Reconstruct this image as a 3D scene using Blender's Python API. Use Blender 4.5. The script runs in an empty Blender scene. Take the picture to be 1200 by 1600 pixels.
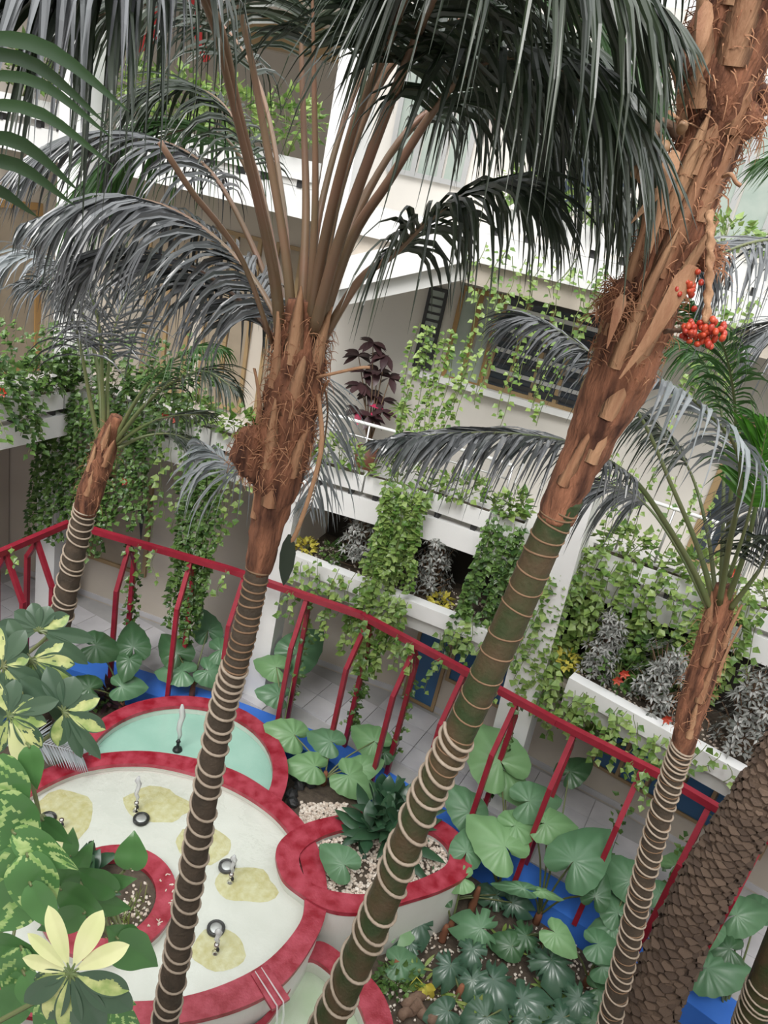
import bpy, math, random
from mathutils import Vector, Matrix, noise
random.seed(7)
R = math.radians
SC = bpy.context.scene
COL = SC.collection

# ------------------------------------------------------------------ camera
EYE = Vector((0, 0, 7.0))
NAD = (0.0, 3500.0)                      # vanishing point of the plumb lines
FPX = 1200.0
_d = math.hypot(600 - NAD[0], NAD[1] - 800)
SR, CR = (600 - NAD[0]) / _d, (NAD[1] - 800) / _d
PT = math.atan(FPX / _d)
FW = Vector((0, math.cos(PT), -math.sin(PT)))
UP0 = Vector((0, math.sin(PT), math.cos(PT)))
RT0 = Vector((1, 0, 0))
CX = RT0 * CR + UP0 * SR                 # image right in the world
CY = UP0 * CR - RT0 * SR                 # image up in the world
cam = bpy.data.objects.new('camera', bpy.data.cameras.new('camera'))
COL.objects.link(cam)
cam.data.sensor_fit = 'VERTICAL'
cam.data.sensor_height = 36
cam.data.lens = 27.0
cam.data.clip_start = 0.02
cam.data.clip_end = 300
cam.matrix_world = Matrix(((CX.x, CY.x, -FW.x, EYE.x), (CX.y, CY.y, -FW.y, EYE.y),
                           (CX.z, CY.z, -FW.z, EYE.z), (0, 0, 0, 1)))
SC.camera = cam

# ------------------------------------------------------------------ light
w = bpy.data.worlds.new('overcast_sky')
SC.world = w
w.use_nodes = True
nt = w.node_tree
bg = nt.nodes['Background']
tc = nt.nodes.new('ShaderNodeTexCoord')
sp = nt.nodes.new('ShaderNodeSeparateXYZ')
rmp = nt.nodes.new('ShaderNodeMapRange')          # overcast sky: the zenith brighter than the horizon
rmp.inputs['From Min'].default_value = 0.0
rmp.inputs['From Max'].default_value = 1.0
rmp.inputs['To Min'].default_value = 0.65
rmp.inputs['To Max'].default_value = 1.75
nt.links.new(tc.outputs['Generated'], sp.inputs[0])
nt.links.new(sp.outputs['Z'], rmp.inputs['Value'])
nt.links.new(rmp.outputs[0], bg.inputs['Strength'])
bg.inputs['Color'].default_value = (0.97, 0.985, 1.0, 1)
sun = bpy.data.objects.new('sun', bpy.data.lights.new('sun', 'SUN'))
COL.objects.link(sun)
sun.data.energy = 2.0
sun.data.angle = R(28)
sun.data.color = (1, 0.98, 0.95)
sun.rotation_euler = (R(38), R(-14), 0)
SC.view_settings.view_transform = 'Standard'
SC.view_settings.look = 'None'
SC.view_settings.gamma = 1
SC.view_settings.use_curve_mapping = False
SC.view_settings.exposure = 0.6

# ------------------------------------------------------------------ sight lines: photograph position -> place in the building
def ray(x, y):
    dx, dy = x - 600, y - 800
    return FW * FPX + CX * dx - CY * dy
def at_z(x, y, z):
    r = ray(x, y)
    return EYE + r * ((z - EYE.z) / r.z)
def at_y(x, y, Y):
    r = ray(x, y)
    return EYE + r * (Y / r.y)
def hit(x, y, A, B, off=0.0):            # on the upright plane through plan points A, B, moved off towards the court
    n = Vector((B[1] - A[1], A[0] - B[0], 0)).normalized()
    P = Vector((A[0], A[1], 0)) + n * off
    r = ray(x, y)
    return EYE + r * ((P - EYE).dot(n) / r.dot(n))
def depth(p):
    return (p - EYE).dot(FW)
def pxlen(px, p):
    return px * depth(p) / FPX
def imdir(deg):                          # image direction (0 right, 90 down)
    a = R(deg)
    return CX * math.cos(a) - CY * math.sin(a)

# ------------------------------------------------------------------ materials
MATS = {}
def mat(name, c1, c2=None, rough=0.6, scale=6.0, spec=0.5, metal=0.0, bump=0.0, bscale=40.0, island=0.0,
        trans=0.0, stretch=None, contrast=0.25, coat=0.0):
    m = bpy.data.materials.new(name)
    MATS[name] = m
    m.use_nodes = True
    t = m.node_tree
    b = t.nodes['Principled BSDF']
    b.inputs['Roughness'].default_value = rough
    b.inputs['Specular IOR Level'].default_value = spec
    b.inputs['Metallic'].default_value = metal
    b.inputs['Coat Weight'].default_value = coat
    c2 = c2 or c1
    co = t.nodes.new('ShaderNodeTexCoord')
    src = co.outputs['Object']
    if stretch:
        mp = t.nodes.new('ShaderNodeMapping')
        mp.inputs['Scale'].default_value = stretch
        t.links.new(src, mp.inputs[0])
        src = mp.outputs[0]
    nz = t.nodes.new('ShaderNodeTexNoise')
    nz.inputs['Scale'].default_value = scale
    nz.inputs['Detail'].default_value = 4
    t.links.new(src, nz.inputs['Vector'])
    mr = t.nodes.new('ShaderNodeMapRange')
    mr.inputs['From Min'].default_value = 0.5 - contrast
    mr.inputs['From Max'].default_value = 0.5 + contrast
    t.links.new(nz.outputs['Fac'], mr.inputs['Value'])
    fac = mr.outputs[0]
    if island:
        g = t.nodes.new('ShaderNodeNewGeometry')
        oi = t.nodes.new('ShaderNodeObjectInfo')
        ad = t.nodes.new('ShaderNodeMath'); ad.operation = 'ADD'
        fr = t.nodes.new('ShaderNodeMath'); fr.operation = 'FRACT'
        t.links.new(g.outputs['Random Per Island'], ad.inputs[0])
        t.links.new(oi.outputs['Random'], ad.inputs[1])
        t.links.new(ad.outputs[0], fr.inputs[0])
        mx = t.nodes.new('ShaderNodeMix')
        mx.inputs[0].default_value = island
        t.links.new(fac, mx.inputs[2]); t.links.new(fr.outputs[0], mx.inputs[3])
        fac = mx.outputs[0]
    mc = t.nodes.new('ShaderNodeMix'); mc.data_type = 'RGBA'
    mc.inputs[6].default_value = (*c1, 1); mc.inputs[7].default_value = (*c2, 1)
    t.links.new(fac, mc.inputs[0])
    t.links.new(mc.outputs[2], b.inputs['Base Color'])
    if bump:
        n2 = t.nodes.new('ShaderNodeTexNoise')
        n2.inputs['Scale'].default_value = bscale
        n2.inputs['Detail'].default_value = 5
        t.links.new(src, n2.inputs['Vector'])
        bp = t.nodes.new('ShaderNodeBump')
        bp.inputs['Strength'].default_value = bump
        bp.inputs['Distance'].default_value = 0.02
        t.links.new(n2.outputs['Fac'], bp.inputs['Height'])
        t.links.new(bp.outputs[0], b.inputs['Normal'])
    if trans:
        tr = t.nodes.new('ShaderNodeBsdfTranslucent')
        t.links.new(mc.outputs[2], tr.inputs['Color'])
        ms = t.nodes.new('ShaderNodeMixShader')
        ms.inputs[0].default_value = trans
        out = t.nodes['Material Output']
        t.links.new(b.outputs[0], ms.inputs[1]); t.links.new(tr.outputs[0], ms.inputs[2])
        t.links.new(ms.outputs[0], out.inputs['Surface'])
    return m

M = MATS
mat('white_paint', (.80, .80, .79), (.74, .74, .73), rough=.6, scale=3, bump=.05)
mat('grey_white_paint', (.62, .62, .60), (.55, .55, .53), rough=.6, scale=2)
mat('beige_plaster', (.56, .50, .43), (.50, .445, .38), rough=.8, scale=1.5, bump=.05)
mat('pale_plaster', (.66, .62, .57), (.60, .57, .53), rough=.8, scale=1.2, bump=.05)
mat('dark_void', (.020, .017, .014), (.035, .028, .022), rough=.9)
mat('marble', (.60, .59, .61), (.44, .435, .46), rough=.28, scale=2.2, island=.35, contrast=.16)
mat('grout', (.42, .41, .41), (.36, .36, .36), rough=.8)
mat('blue_paint', (.035, .15, .58), (.05, .19, .66), rough=.5, scale=3, bump=.05)
mat('blue_panel', (.03, .10, .22), (.035, .12, .26), rough=.35, scale=1.5)
mat('red_metal', (.22, .008, .022), (.29, .018, .036), rough=.42, scale=9)
mat('red_rim', (.22, .004, .014), (.37, .05, .075), rough=.36, scale=7, contrast=.16, bump=.15, bscale=50)
mat('bright_red', (.55, .02, .03), (.6, .04, .04), rough=.5)
mat('cream_pool', (.66, .66, .62), (.58, .585, .54), rough=.6, scale=2.5, bump=.06)
mat('teal_pool', (.27, .45, .38), (.38, .55, .48), rough=.6, scale=2)
mat('green_pool', (.50, .56, .45), (.40, .49, .34), rough=.6, scale=2.4, contrast=.15)
mat('algae', (.46, .41, .17), (.62, .60, .40), rough=.5, scale=14, bump=.3, bscale=30)
mat('soil', (.045, .033, .024), (.11, .085, .06), rough=.95, scale=14, bump=.6, bscale=30)
mat('pebble', (.72, .66, .58), (.50, .40, .32), rough=.7, island=.9)
mat('black_stone', (.012, .012, .014), (.03, .03, .03), rough=.5)
mat('tan_wood', (.30, .20, .10), (.36, .25, .13), rough=.5, scale=3)
mat('ochre_wood', (.30, .17, .06), (.36, .21, .08), rough=.5, scale=3)
mat('louvre_dark', (.03, .03, .032), rough=.5)
mat('pane', (.38, .42, .38), (.30, .36, .32), rough=.12)
mat('tan_pane', (.27, .22, .165), (.33, .27, .20), rough=.3)
mat('dark_pane', (.03, .04, .05), (.05, .06, .08), rough=.1)
mat('grey_metal', (.55, .55, .55), rough=.35, metal=.6)
mat('chrome', (.75, .74, .72), rough=.12, metal=1)
mat('black_rubber', (.012, .012, .013), rough=.45)
mat('fibre_bark', (.055, .018, .009), (.31, .13, .07), rough=.95, scale=10, bump=1.0, bscale=45, stretch=(1.7, 1.7, .3), contrast=.16)
mat('fibre_hair', (.22, .085, .04), (.42, .22, .12), rough=.85, island=.9)
mat('dry_sheath', (.46, .27, .15), (.24, .10, .05), rough=.75, scale=12, bump=.4, bscale=60, island=.4, stretch=(2, 2, .4), contrast=.2)
mat('green_trunk', (.026, .046, .012), (.075, .050, .024), rough=.5, scale=5, bump=.3, contrast=.13)
mat('brown_trunk', (.035, .027, .018), (.085, .06, .04), rough=.8, scale=8, bump=.5, bscale=30)
mat('dark_bark', (.045, .028, .020), (.17, .115, .08), rough=.9, scale=14, bump=.6, island=.6)
mat('ring_scar', (.23, .14, .08), (.15, .085, .045), rough=.8, scale=12)
mat('rope', (.38, .31, .24), (.27, .21, .155), rough=.6, scale=20)
mat('petiole', (.22, .115, .075), (.16, .11, .06), rough=.45, scale=3, contrast=.15)
mat('green_petiole', (.10, .15, .05), (.14, .14, .06), rough=.45, scale=4)
mat('frond_dark', (.010, .020, .010), (.036, .052, .026), rough=.34, spec=.7, island=.8, trans=.15)
mat('frond_grey', (.020, .028, .024), (.135, .14, .15), rough=.27, spec=.9, island=.85, trans=.10)
mat('frond_green', (.022, .070, .014), (.05, .13, .026), rough=.40, spec=.5, island=.6, trans=.3)
mat('frond_blue', (.16, .19, .19), (.33, .35, .37), rough=.33, spec=.7, island=.8, trans=.15)
mat('close_leaf', (.016, .046, .012), (.028, .072, .018), rough=.3, spec=.6, island=.5, trans=.25)
mat('young_leaf', (.05, .17, .014), (.08, .24, .025), rough=.4, island=.5, trans=.3)
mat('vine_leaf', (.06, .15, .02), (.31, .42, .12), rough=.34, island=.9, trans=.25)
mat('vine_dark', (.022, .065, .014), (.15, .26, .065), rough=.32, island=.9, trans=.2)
mat('vine_stem', (.16, .20, .07), rough=.6)
mat('vine_brown', (.16, .10, .06), rough=.7)
mat('silver_leaf', (.075, .085, .07), (.36, .36, .34), rough=.34, spec=.8, island=.95, trans=.1)
mat('aroid_leaf', (.075, .175, .085), (.125, .25, .13), rough=.36, scale=5, island=.6, trans=.2)
mat('aroid_light', (.15, .30, .125), (.21, .38, .17), rough=.38, scale=5, island=.6, trans=.25)
mat('aroid_dark', (.035, .095, .042), (.06, .13, .055), rough=.34, scale=5, island=.5, trans=.12)
mat('monstera_leaf', (.035, .085, .055), (.06, .12, .07), rough=.28, spec=.6, island=.4, trans=.1)
mat('lance_dark', (.018, .055, .028), (.04, .095, .045), rough=.3, spec=.6, island=.8, trans=.08)
mat('purple_leaf', (.028, .012, .016), (.06, .028, .03), rough=.4, island=.8)
mat('pink_leaf', (.45, .03, .09), rough=.5)
mat('yellow_leaf', (.62, .50, .07), (.52, .52, .10), rough=.5, island=.6, trans=.2)
mat('cream_leaf', (.74, .73, .42), (.60, .64, .30), rough=.45, scale=12, trans=.2)
mat('umbrella_leaf', (.040, .078, .048), (.075, .125, .075), rough=.30, scale=8, island=.4, trans=.12)
mat('pale_umbrella_leaf', (.58, .60, .26), (.22, .32, .09), rough=.4, scale=20, contrast=.12, trans=.2)
mat('pothos_leaf', (.060, .155, .048), (.10, .23, .075), rough=.30, scale=4, island=.5, trans=.2)
mat('pothos_cream', (.42, .54, .22), (.22, .38, .11), rough=.35, scale=22, contrast=.1, trans=.2, stretch=(1, 1, 3))
mat('grass_blade', (.16, .26, .05), (.22, .24, .07), rough=.5, island=.8)
mat('red_fruit', (.33, .022, .014), (.50, .07, .025), rough=.4, island=.8)
mat('brown_fruit', (.22, .12, .06), (.34, .20, .10), rough=.5, island=.8)
mat('root_brown', (.15, .055, .028), (.25, .10, .05), rough=.9, island=.7)
mat('log_bark', (.12, .07, .045), (.20, .13, .09), rough=.9, scale=9, bump=.4)
mat('brown_pot', (.16, .055, .03), rough=.6)

def glass_like(name, tint, gloss, rough=.03, base=.0, white=0.0):
    m = bpy.data.materials.new(name); MATS[name] = m
    m.use_nodes = True
    t = m.node_tree
    for n in list(t.nodes):
        if n.type != 'OUTPUT_MATERIAL': t.nodes.remove(n)
    out = [n for n in t.nodes if n.type == 'OUTPUT_MATERIAL'][0]
    tr = t.nodes.new('ShaderNodeBsdfTransparent'); tr.inputs[0].default_value = (*tint, 1)
    gl = t.nodes.new('ShaderNodeBsdfGlossy'); gl.inputs['Roughness'].default_value = rough
    fr = t.nodes.new('ShaderNodeFresnel'); fr.inputs['IOR'].default_value = gloss
    nz = t.nodes.new('ShaderNodeTexNoise'); nz.inputs['Scale'].default_value = 9
    co = t.nodes.new('ShaderNodeTexCoord'); t.links.new(co.outputs['Object'], nz.inputs['Vector'])
    bp = t.nodes.new('ShaderNodeBump'); bp.inputs['Strength'].default_value = .2; bp.inputs['Distance'].default_value = .012
    t.links.new(nz.outputs['Fac'], bp.inputs['Height'])
    t.links.new(bp.outputs[0], gl.inputs['Normal']); t.links.new(bp.outputs[0], fr.inputs['Normal'])
    mx = t.nodes.new('ShaderNodeMixShader')
    t.links.new(fr.outputs[0], mx.inputs[0]); t.links.new(tr.outputs[0], mx.inputs[1]); t.links.new(gl.outputs[0], mx.inputs[2])
    last = mx
    if white:
        df = t.nodes.new('ShaderNodeBsdfDiffuse'); df.inputs[0].default_value = (.85, .87, .86, 1)
        m2 = t.nodes.new('ShaderNodeMixShader'); m2.inputs[0].default_value = white
        t.links.new(mx.outputs[0], m2.inputs[1]); t.links.new(df.outputs[0], m2.inputs[2]); last = m2
    t.links.new(last.outputs[0], out.inputs['Surface'])
    return m
glass_like('water', (.96, .98, .96), 1.33)
glass_like('water_jet', (.95, .97, .97), 1.33, rough=.15, white=.45)

def emis(name, col, s):
    m = bpy.data.materials.new(name); MATS[name] = m
    m.use_nodes = True
    b = m.node_tree.nodes['Principled BSDF']
    b.inputs['Base Color'].default_value = (*col, 1)
    b.inputs['Emission Color'].default_value = (*col, 1); b.inputs['Emission Strength'].default_value = s
emis('lamp_glow', (1, .95, .8), 6)

# ------------------------------------------------------------------ mesh and object helpers
def origin_of(o):
    v = Vector((0, 0, 0))
    while o:
        v += o.location
        o = o.parent
    return v
class MB:
    def __init__(s): s.v = []; s.f = []; s.m = []; s.k = 0
    def add(s, vs, fs):
        b = len(s.v)
        s.v += [tuple(p) for p in vs]
        s.f += [tuple(i + b for i in q) for q in fs]
        s.m += [s.k] * len(fs)
        return s
    def prism(s, pts, z0, z1):                              # plan polygon raised from z0 to z1
        n = len(pts)
        a = sum(pts[i][0] * pts[(i + 1) % n][1] - pts[(i + 1) % n][0] * pts[i][1] for i in range(n))
        if a < 0: pts = pts[::-1]
        vs = [(p[0], p[1], z0) for p in pts] + [(p[0], p[1], z1) for p in pts]
        fs = [tuple(range(n))[::-1], tuple(range(n, 2 * n))] + [(i, (i + 1) % n, n + (i + 1) % n, n + i) for i in range(n)]
        return s.add(vs, fs)
    def box8(s, a, b):                                      # two quads (lower, upper) of four points
        return s.add(list(a) + list(b), [(3, 2, 1, 0), (4, 5, 6, 7), (0, 1, 5, 4), (1, 2, 6, 5), (2, 3, 7, 6), (3, 0, 4, 7)])
    def band(s, A, B, z0, z1, d0, d1):                      # upright band along plan line A-B, from d0 (court side +) to d1
        n = Vector((B[1] - A[1], A[0] - B[0], 0)).normalized()
        q = [Vector((*A[:2], 0)) + n * d0, Vector((*B[:2], 0)) + n * d0, Vector((*B[:2], 0)) + n * d1, Vector((*A[:2], 0)) + n * d1]
        return s.prism([(p.x, p.y) for p in q], z0, z1)
    def bar(s, a, b, w, h=None, up=Vector((0, 0, 1))):      # square bar from a to b
        a, b = Vector(a), Vector(b); h = h or w
        t = (b - a).normalized()
        if abs(t.dot(up)) > .98: up = Vector((0, 1, 0))
        x = t.cross(up).normalized() * w / 2; y = x.cross(t).normalized() * h / 2
        return s.box8([a - x - y, a + x - y, a + x + y, a - x + y], [b - x - y, b + x - y, b + x + y, b - x + y])
    def tube(s, path, rad, n=8, cap=True, jit=None):
        path = [Vector(p) for p in path]; m = len(path)
        rad = rad if isinstance(rad, (list, tuple)) else [rad] * m
        vs = []; fs = []; x = None
        for i, p in enumerate(path):
            t = (path[min(i + 1, m - 1)] - path[max(i - 1, 0)]).normalized()
            if x is None:
                x = t.cross(Vector((0.31, .9, .2))).normalized()
            x = (x - t * x.dot(t)).normalized(); y = t.cross(x)
            for k in range(n):
                a = 2 * math.pi * k / n
                r = rad[i]
                q = p + (x * math.cos(a) + y * math.sin(a)) * r
                if jit: q = p + (q - p) * jit(i, k, q)
                vs.append(q)
        for i in range(m - 1):
            for k in range(n):
                fs.append((i * n + k, i * n + (k + 1) % n, (i + 1) * n + (k + 1) % n, (i + 1) * n + k))
        if cap:
            fs.append(tuple(range(n))[::-1]); fs.append(tuple(range((m - 1) * n, m * n)))
        return s.add(vs, fs)
    def strip(s, path, wdirs, ws, fold=0.0):               # leaf blade along a path with a folded midrib
        vs = []; fs = []; m = len(path)
        for i, p in enumerate(path):
            t = (path[min(i + 1, m - 1)] - path[max(i - 1, 0)])
            wd = wdirs[i] if isinstance(wdirs, list) else wdirs
            nn = wd.cross(t)
            nn = nn.normalized() if nn.length > 1e-9 else Vector((0, 0, 1))
            vs += [p + wd * ws[i] + nn * fold * ws[i], p, p - wd * ws[i] + nn * fold * ws[i]]
        for i in range(m - 1):
            a = 3 * i
            fs += [(a, a + 1, a + 4, a + 3), (a + 1, a + 2, a + 5, a + 4)]
        return s.add(vs, fs)
    def leaflet4(s, p, d, n, L, W):                        # small pointed heart leaf, four triangles
        x = d.cross(n).normalized(); n = x.cross(d).normalized()
        c = p + d * L * .42 - n * L * .07
        return s.add([p, p + d * L * .3 + x * W / 2, p + d * L, p + d * L * .3 - x * W / 2, c], [(0, 1, 4), (1, 2, 4), (2, 3, 4), (3, 0, 4)])
    def blob(s, c, r, sq=1.0, n=6, rows=4, jit=.0, up=Vector((0, 0, 1))):
        c = Vector(c); vs = [c + Vector((0, 0, r * sq))]
        for i in range(1, rows):
            th = math.pi * i / rows
            for k in range(n):
                a = 2 * math.pi * k / n
                q = 1 + random.uniform(-jit, jit)
                vs.append(c + Vector((math.sin(th) * math.cos(a) * r * q, math.sin(th) * math.sin(a) * r * q, math.cos(th) * r * sq * q)))
        vs.append(c - Vector((0, 0, r * sq)))
        fs = [(0, 1 + k, 1 + (k + 1) % n) for k in range(n)]
        for i in range(rows - 2):
            for k in range(n):
                a = 1 + i * n + k; b = 1 + i * n + (k + 1) % n
                fs.append((a, a + n, b + n, b))
        e = len(vs) - 1; o = 1 + (rows - 2) * n
        fs += [(e, o + (k + 1) % n, o + k) for k in range(n)]
        return s.add(vs, fs)
    def lathe(s, c, prof, n=20):                           # turned shape about an upright axis: (radius, height) pairs
        c = Vector(c); vs = []; fs = []
        for r, z in prof:
            for k in range(n):
                a = 2 * math.pi * k / n
                vs.append(c + Vector((r * math.cos(a), r * math.sin(a), z)))
        for i in range(len(prof) - 1):
            for k in range(n):
                fs.append((i * n + k, i * n + (k + 1) % n, (i + 1) * n + (k + 1) % n, (i + 1) * n + k))
        fs.append(tuple(range(n))[::-1]); fs.append(tuple(range((len(prof) - 1) * n, len(prof) * n)))
        return s.add(vs, fs)
    def build(s, name, mats, parent=None, smooth=False, loc=None):
        me = bpy.data.meshes.new(name)
        o0 = Vector(loc) if loc is not None else Vector((0, 0, 0))
        if parent is not None: o0 = o0 + origin_of(parent)
        if loc is not None and parent is not None: o0 = Vector(loc)
        me.from_pydata([(a - o0.x, b - o0.y, c - o0.z) for a, b, c in s.v], [], s.f)
        for mm in (mats if isinstance(mats, list) else [mats]): me.materials.append(M[mm])
        if isinstance(mats, list): me.polygons.foreach_set('material_index', s.m)
        if smooth: me.polygons.foreach_set('use_smooth', [True] * len(me.polygons))
        o = bpy.data.objects.new(name, me)
        COL.objects.link(o)
        if parent is not None:
            o.parent = parent
            o.location = o0 - origin_of(parent)
        elif loc is not None:
            o.location = o0
        return o
def tag(o, label=None, cat=None, group=None, kind=None):
    if label: o['label'] = label
    if cat: o['category'] = cat
    if group: o['group'] = group
    if kind: o['kind'] = kind
    return o
def thing(name, loc, label, cat, group=None):
    o = bpy.data.objects.new(name, None)
    COL.objects.link(o)
    o.location = Vector(loc)
    return tag(o, label, cat, group)
def struct(mb, name, mats, smooth=False):
    return tag(mb.build(name, mats, None, smooth), kind='structure')
def piece(name, me, parent, M4=None, loc=None):            # one of many alike pieces that share a mesh
    o = bpy.data.objects.new(name, me)
    COL.objects.link(o)
    o.parent = parent
    if M4 is not None:
        T = M4.copy(); T.translation = M4.translation - origin_of(parent)
        o.matrix_local = T
    return o
def smooth_path(ctrl, n):                                  # Catmull-Rom through points (tuples of any length)
    P = [tuple(c) for c in ctrl]
    P = [tuple(2 * a - b for a, b in zip(P[0], P[1]))] + P + [tuple(2 * a - b for a, b in zip(P[-1], P[-2]))]
    segs = len(P) - 3; out = []
    for i in range(n):
        u = i / (n - 1) * segs; k = min(int(u), segs - 1); t = u - k
        a, b, c, d = P[k:k + 4]
        out.append(tuple(.5 * (2 * q + (r - p) * t + (2 * p - 5 * q + 4 * r - e) * t * t + (-p + 3 * q - 3 * r + e) * t ** 3) for p, q, r, e in zip(a, b, c, d)))
    return out
def offset_line(pl, off):                                  # plan polyline moved towards the court
    out = []
    for i, p in enumerate(pl):
        ns = []
        for a, b in ((i - 1, i), (i, i + 1)):
            if 0 <= a and b < len(pl):
                A, B = pl[a], pl[b]
                ns.append(Vector((B[1] - A[1], A[0] - B[0])).normalized())
        n = sum(ns, Vector((0, 0))) ; n = n / len(ns)
        n = n / max(n.length_squared, .3)
        out.append((p[0] + n.x * off, p[1] + n.y * off))
    return out
def along(pl, s):
    for i in range(len(pl) - 1):
        L = math.hypot(pl[i + 1][0] - pl[i][0], pl[i + 1][1] - pl[i][1])
        if s <= L or i == len(pl) - 2:
            t = s / L
            return Vector((pl[i][0] + (pl[i + 1][0] - pl[i][0]) * t, pl[i][1] + (pl[i + 1][1] - pl[i][1]) * t, 0)), Vector((pl[i + 1][0] - pl[i][0], pl[i + 1][1] - pl[i][1], 0)).normalized()
        s -= L
def ribbon(pl_a, pl_b, z0, z1):                            # slab between two plan polylines of equal length
    mb = MB()
    for i in range(len(pl_a) - 1):
        mb.prism([pl_a[i], pl_a[i + 1], pl_b[i + 1], pl_b[i]], z0, z1)
    return mb

# ------------------------------------------------------------------ plan of the court
BB = [(-4.85, 6.6), (-4.1, 8.95), (-1.72, 8.66), (.08, 8.27), (1.08, 7.73), (2.38, 7.0), (3.46, 6.47), (4.73, 5.64), (6.5, 4.4)]
BF = offset_line(BB, .42)
RL = offset_line(BB, .20)
BW = [(-9, 10.9), (-5.8, 10.6), (-3.0, 10.0), (-.56, 9.86), (.9, 9.55), (3.86, 8.16), (6.8, 6.4)]
S2 = [(-5.6, 6.2), (-4.2, 9.42), (-1.1, 8.75), (.8, 8.46), (2.3, 8.0), (3.63, 7.55), (6.8, 6.1)]
S2W = [(-7.0, 7.4), (-5.2, 11.0), (-1.2, 10.2), (.9, 9.85), (2.7, 9.3), (4.2, 8.75), (7.4, 7.4)]
S3 = [(-1.2, 8.95), (.33, 8.72), (1.84, 8.34), (3.8, 7.75), (7.0, 6.6)]
S3W = [(-1.2, 10.6), (.6, 10.3), (2.3, 9.9), (4.4, 9.3), (7.6, 8.1)]
P2 = [(-1.02, 8.77), (1.41, 7.99), (1.92, 7.77)]
P3 = [(2.44, 7.35), (3.7, 6.57), (5.6, 5.4)]
def y_on(pl, x):
    for a, b in zip(pl, pl[1:]):
        if min(a[0], b[0]) <= x <= max(a[0], b[0]):
            return a[1] + (b[1] - a[1]) * (x - a[0]) / ((b[0] - a[0]) or 1)
    return pl[-1][1] if x > pl[-1][0] else pl[0][1]

# ------------------------------------------------------------------ ground, walkway
mb = MB().prism([(-9, -1.0), (9, -1.0), (9, 12), (-9, 12)], -.62, -.42)
struct(mb, 'floor_subsoil', 'soil')
gb = MB()                                             # garden bed, a lumpy sheet of earth
nx, ny = 70, 60
vs = []; fs = []
for j in range(ny + 1):
    for i in range(nx + 1):
        x = -7 + 14 * i / nx; y = .6 + 8.6 * j / ny
        vs.append((x, y, -.30 + .05 * noise.noise(Vector((x * 1.7, y * 1.7, 0))) + .02 * noise.noise(Vector((x * 9, y * 9, 1)))))
for j in range(ny):
    for i in range(nx):
        x = -7 + 14 * (i + .5) / nx; y = .6 + 8.6 * (j + .5) / ny
        if y < y_on(BF[1:], x) + .12 and not (x < -4.0 and y > 6):
            a = j * (nx + 1) + i; fs.append((a, a + 1, a + nx + 2, a + nx + 1))
gb.add(vs, fs)
struct(gb, 'floor_garden_bed', 'soil', True)
fl = struct(MB().prism(BB + [(8.5, 3.5), (8.5, 6.2)] + BW[::-1][:1] + BW[::-1][1:] + [(-9, 6.6)], -.42, -.03), 'floor', 'grout')
mb = MB()
for i in range(len(BB) - 1):
    mb.prism([BB[i], BB[i + 1], BF[i + 1], BF[i]], -.42, -.005)
struct(mb, 'trim_walkway_edge', 'blue_paint')
tile = None; T = .40
ca, sa = math.cos(R(-24)), math.sin(R(-24))
for i in range(-26, 30):
    for j in range(-8, 40):
        u, v = i * T, j * T
        cs = [(ca * (u + a) - sa * (v + b), sa * (u + a) + ca * (v + b) + 5) for a, b in ((0, 0), (T, 0), (T, T), (0, T))]
        if all(-7.5 < x < 6.3 and y < y_on(BW, x) - .01 and ((y > y_on(BB[1:], x) + .01 and x > -4.15) or (x <= -4.15 and x < -4.15 + (y - 8.85) * .36 and y > 7.2)) for x, y in cs):
            if tile is None:
                t0 = MB()
                h = T / 2 - .004
                t0.prism([(-h, -h), (h, -h), (h, h), (-h, h)], -.03, 0)
                tile = bpy.data.meshes.new('marble_tile'); tile.from_pydata(t0.v, [], t0.f); tile.materials.append(M['marble'])
            c = (ca * (u + T / 2) - sa * (v + T / 2), sa * (u + T / 2) + ca * (v + T / 2) + 5)
            piece('marble_tile', tile, fl, Matrix.Translation((c[0], c[1], random.uniform(-.001, .001))) @ Matrix.Rotation(R(-24 + 90 * random.randint(0, 3)), 4, 'Z'))

# ------------------------------------------------------------------ walls and slabs
def wall_run(pl, z0, z1, th):
    return ribbon(pl, offset_line(pl, -th), z0, z1)
bw = struct(wall_run(BW, -.1, 3.1, .2), 'wall_walkway', 'beige_plaster')
mb = ribbon(offset_line(BW, .012), offset_line(BW, 0), 0, .09)
struct(mb, 'baseboard_walkway', 'marble')
struct(wall_run([(-6.6, 6.0), (-5.75, 10.55)], -.1, 3.1, .2), 'wall_left', 'beige_plaster')
struct(ribbon(S2, S2W, 3.12, 3.37), 'floor_gallery', 'grey_white_paint')
struct(ribbon(offset_line(S2, .05), offset_line(S2, -.08), 3.10, 3.39), 'trim_gallery_edge', 'white_paint')
struct(wall_run(S2W[:3], 3.37, 6.3, .2), 'wall_gallery_left', 'beige_plaster')
s2w = struct(wall_run(S2W[2:], 3.37, 6.3, .2), 'wall_gallery', 'pale_plaster')
struct(ribbon(S3, S3W, 6.34, 6.58), 'floor_upper_gallery', 'grey_white_paint')
struct(ribbon(offset_line(S3, .05), offset_line(S3, -.08), 6.32, 6.62), 'trim_upper_gallery_edge', 'white_paint')
struct(ribbon(offset_line(S3, -.04), offset_line(S3, -.2), 6.08, 6.32), 'trim_upper_gallery_beam', 'beige_plaster')
s3w = struct(wall_run(S3W, 6.58, 9.2, .2), 'wall_upper_gallery', 'pale_plaster')
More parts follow.
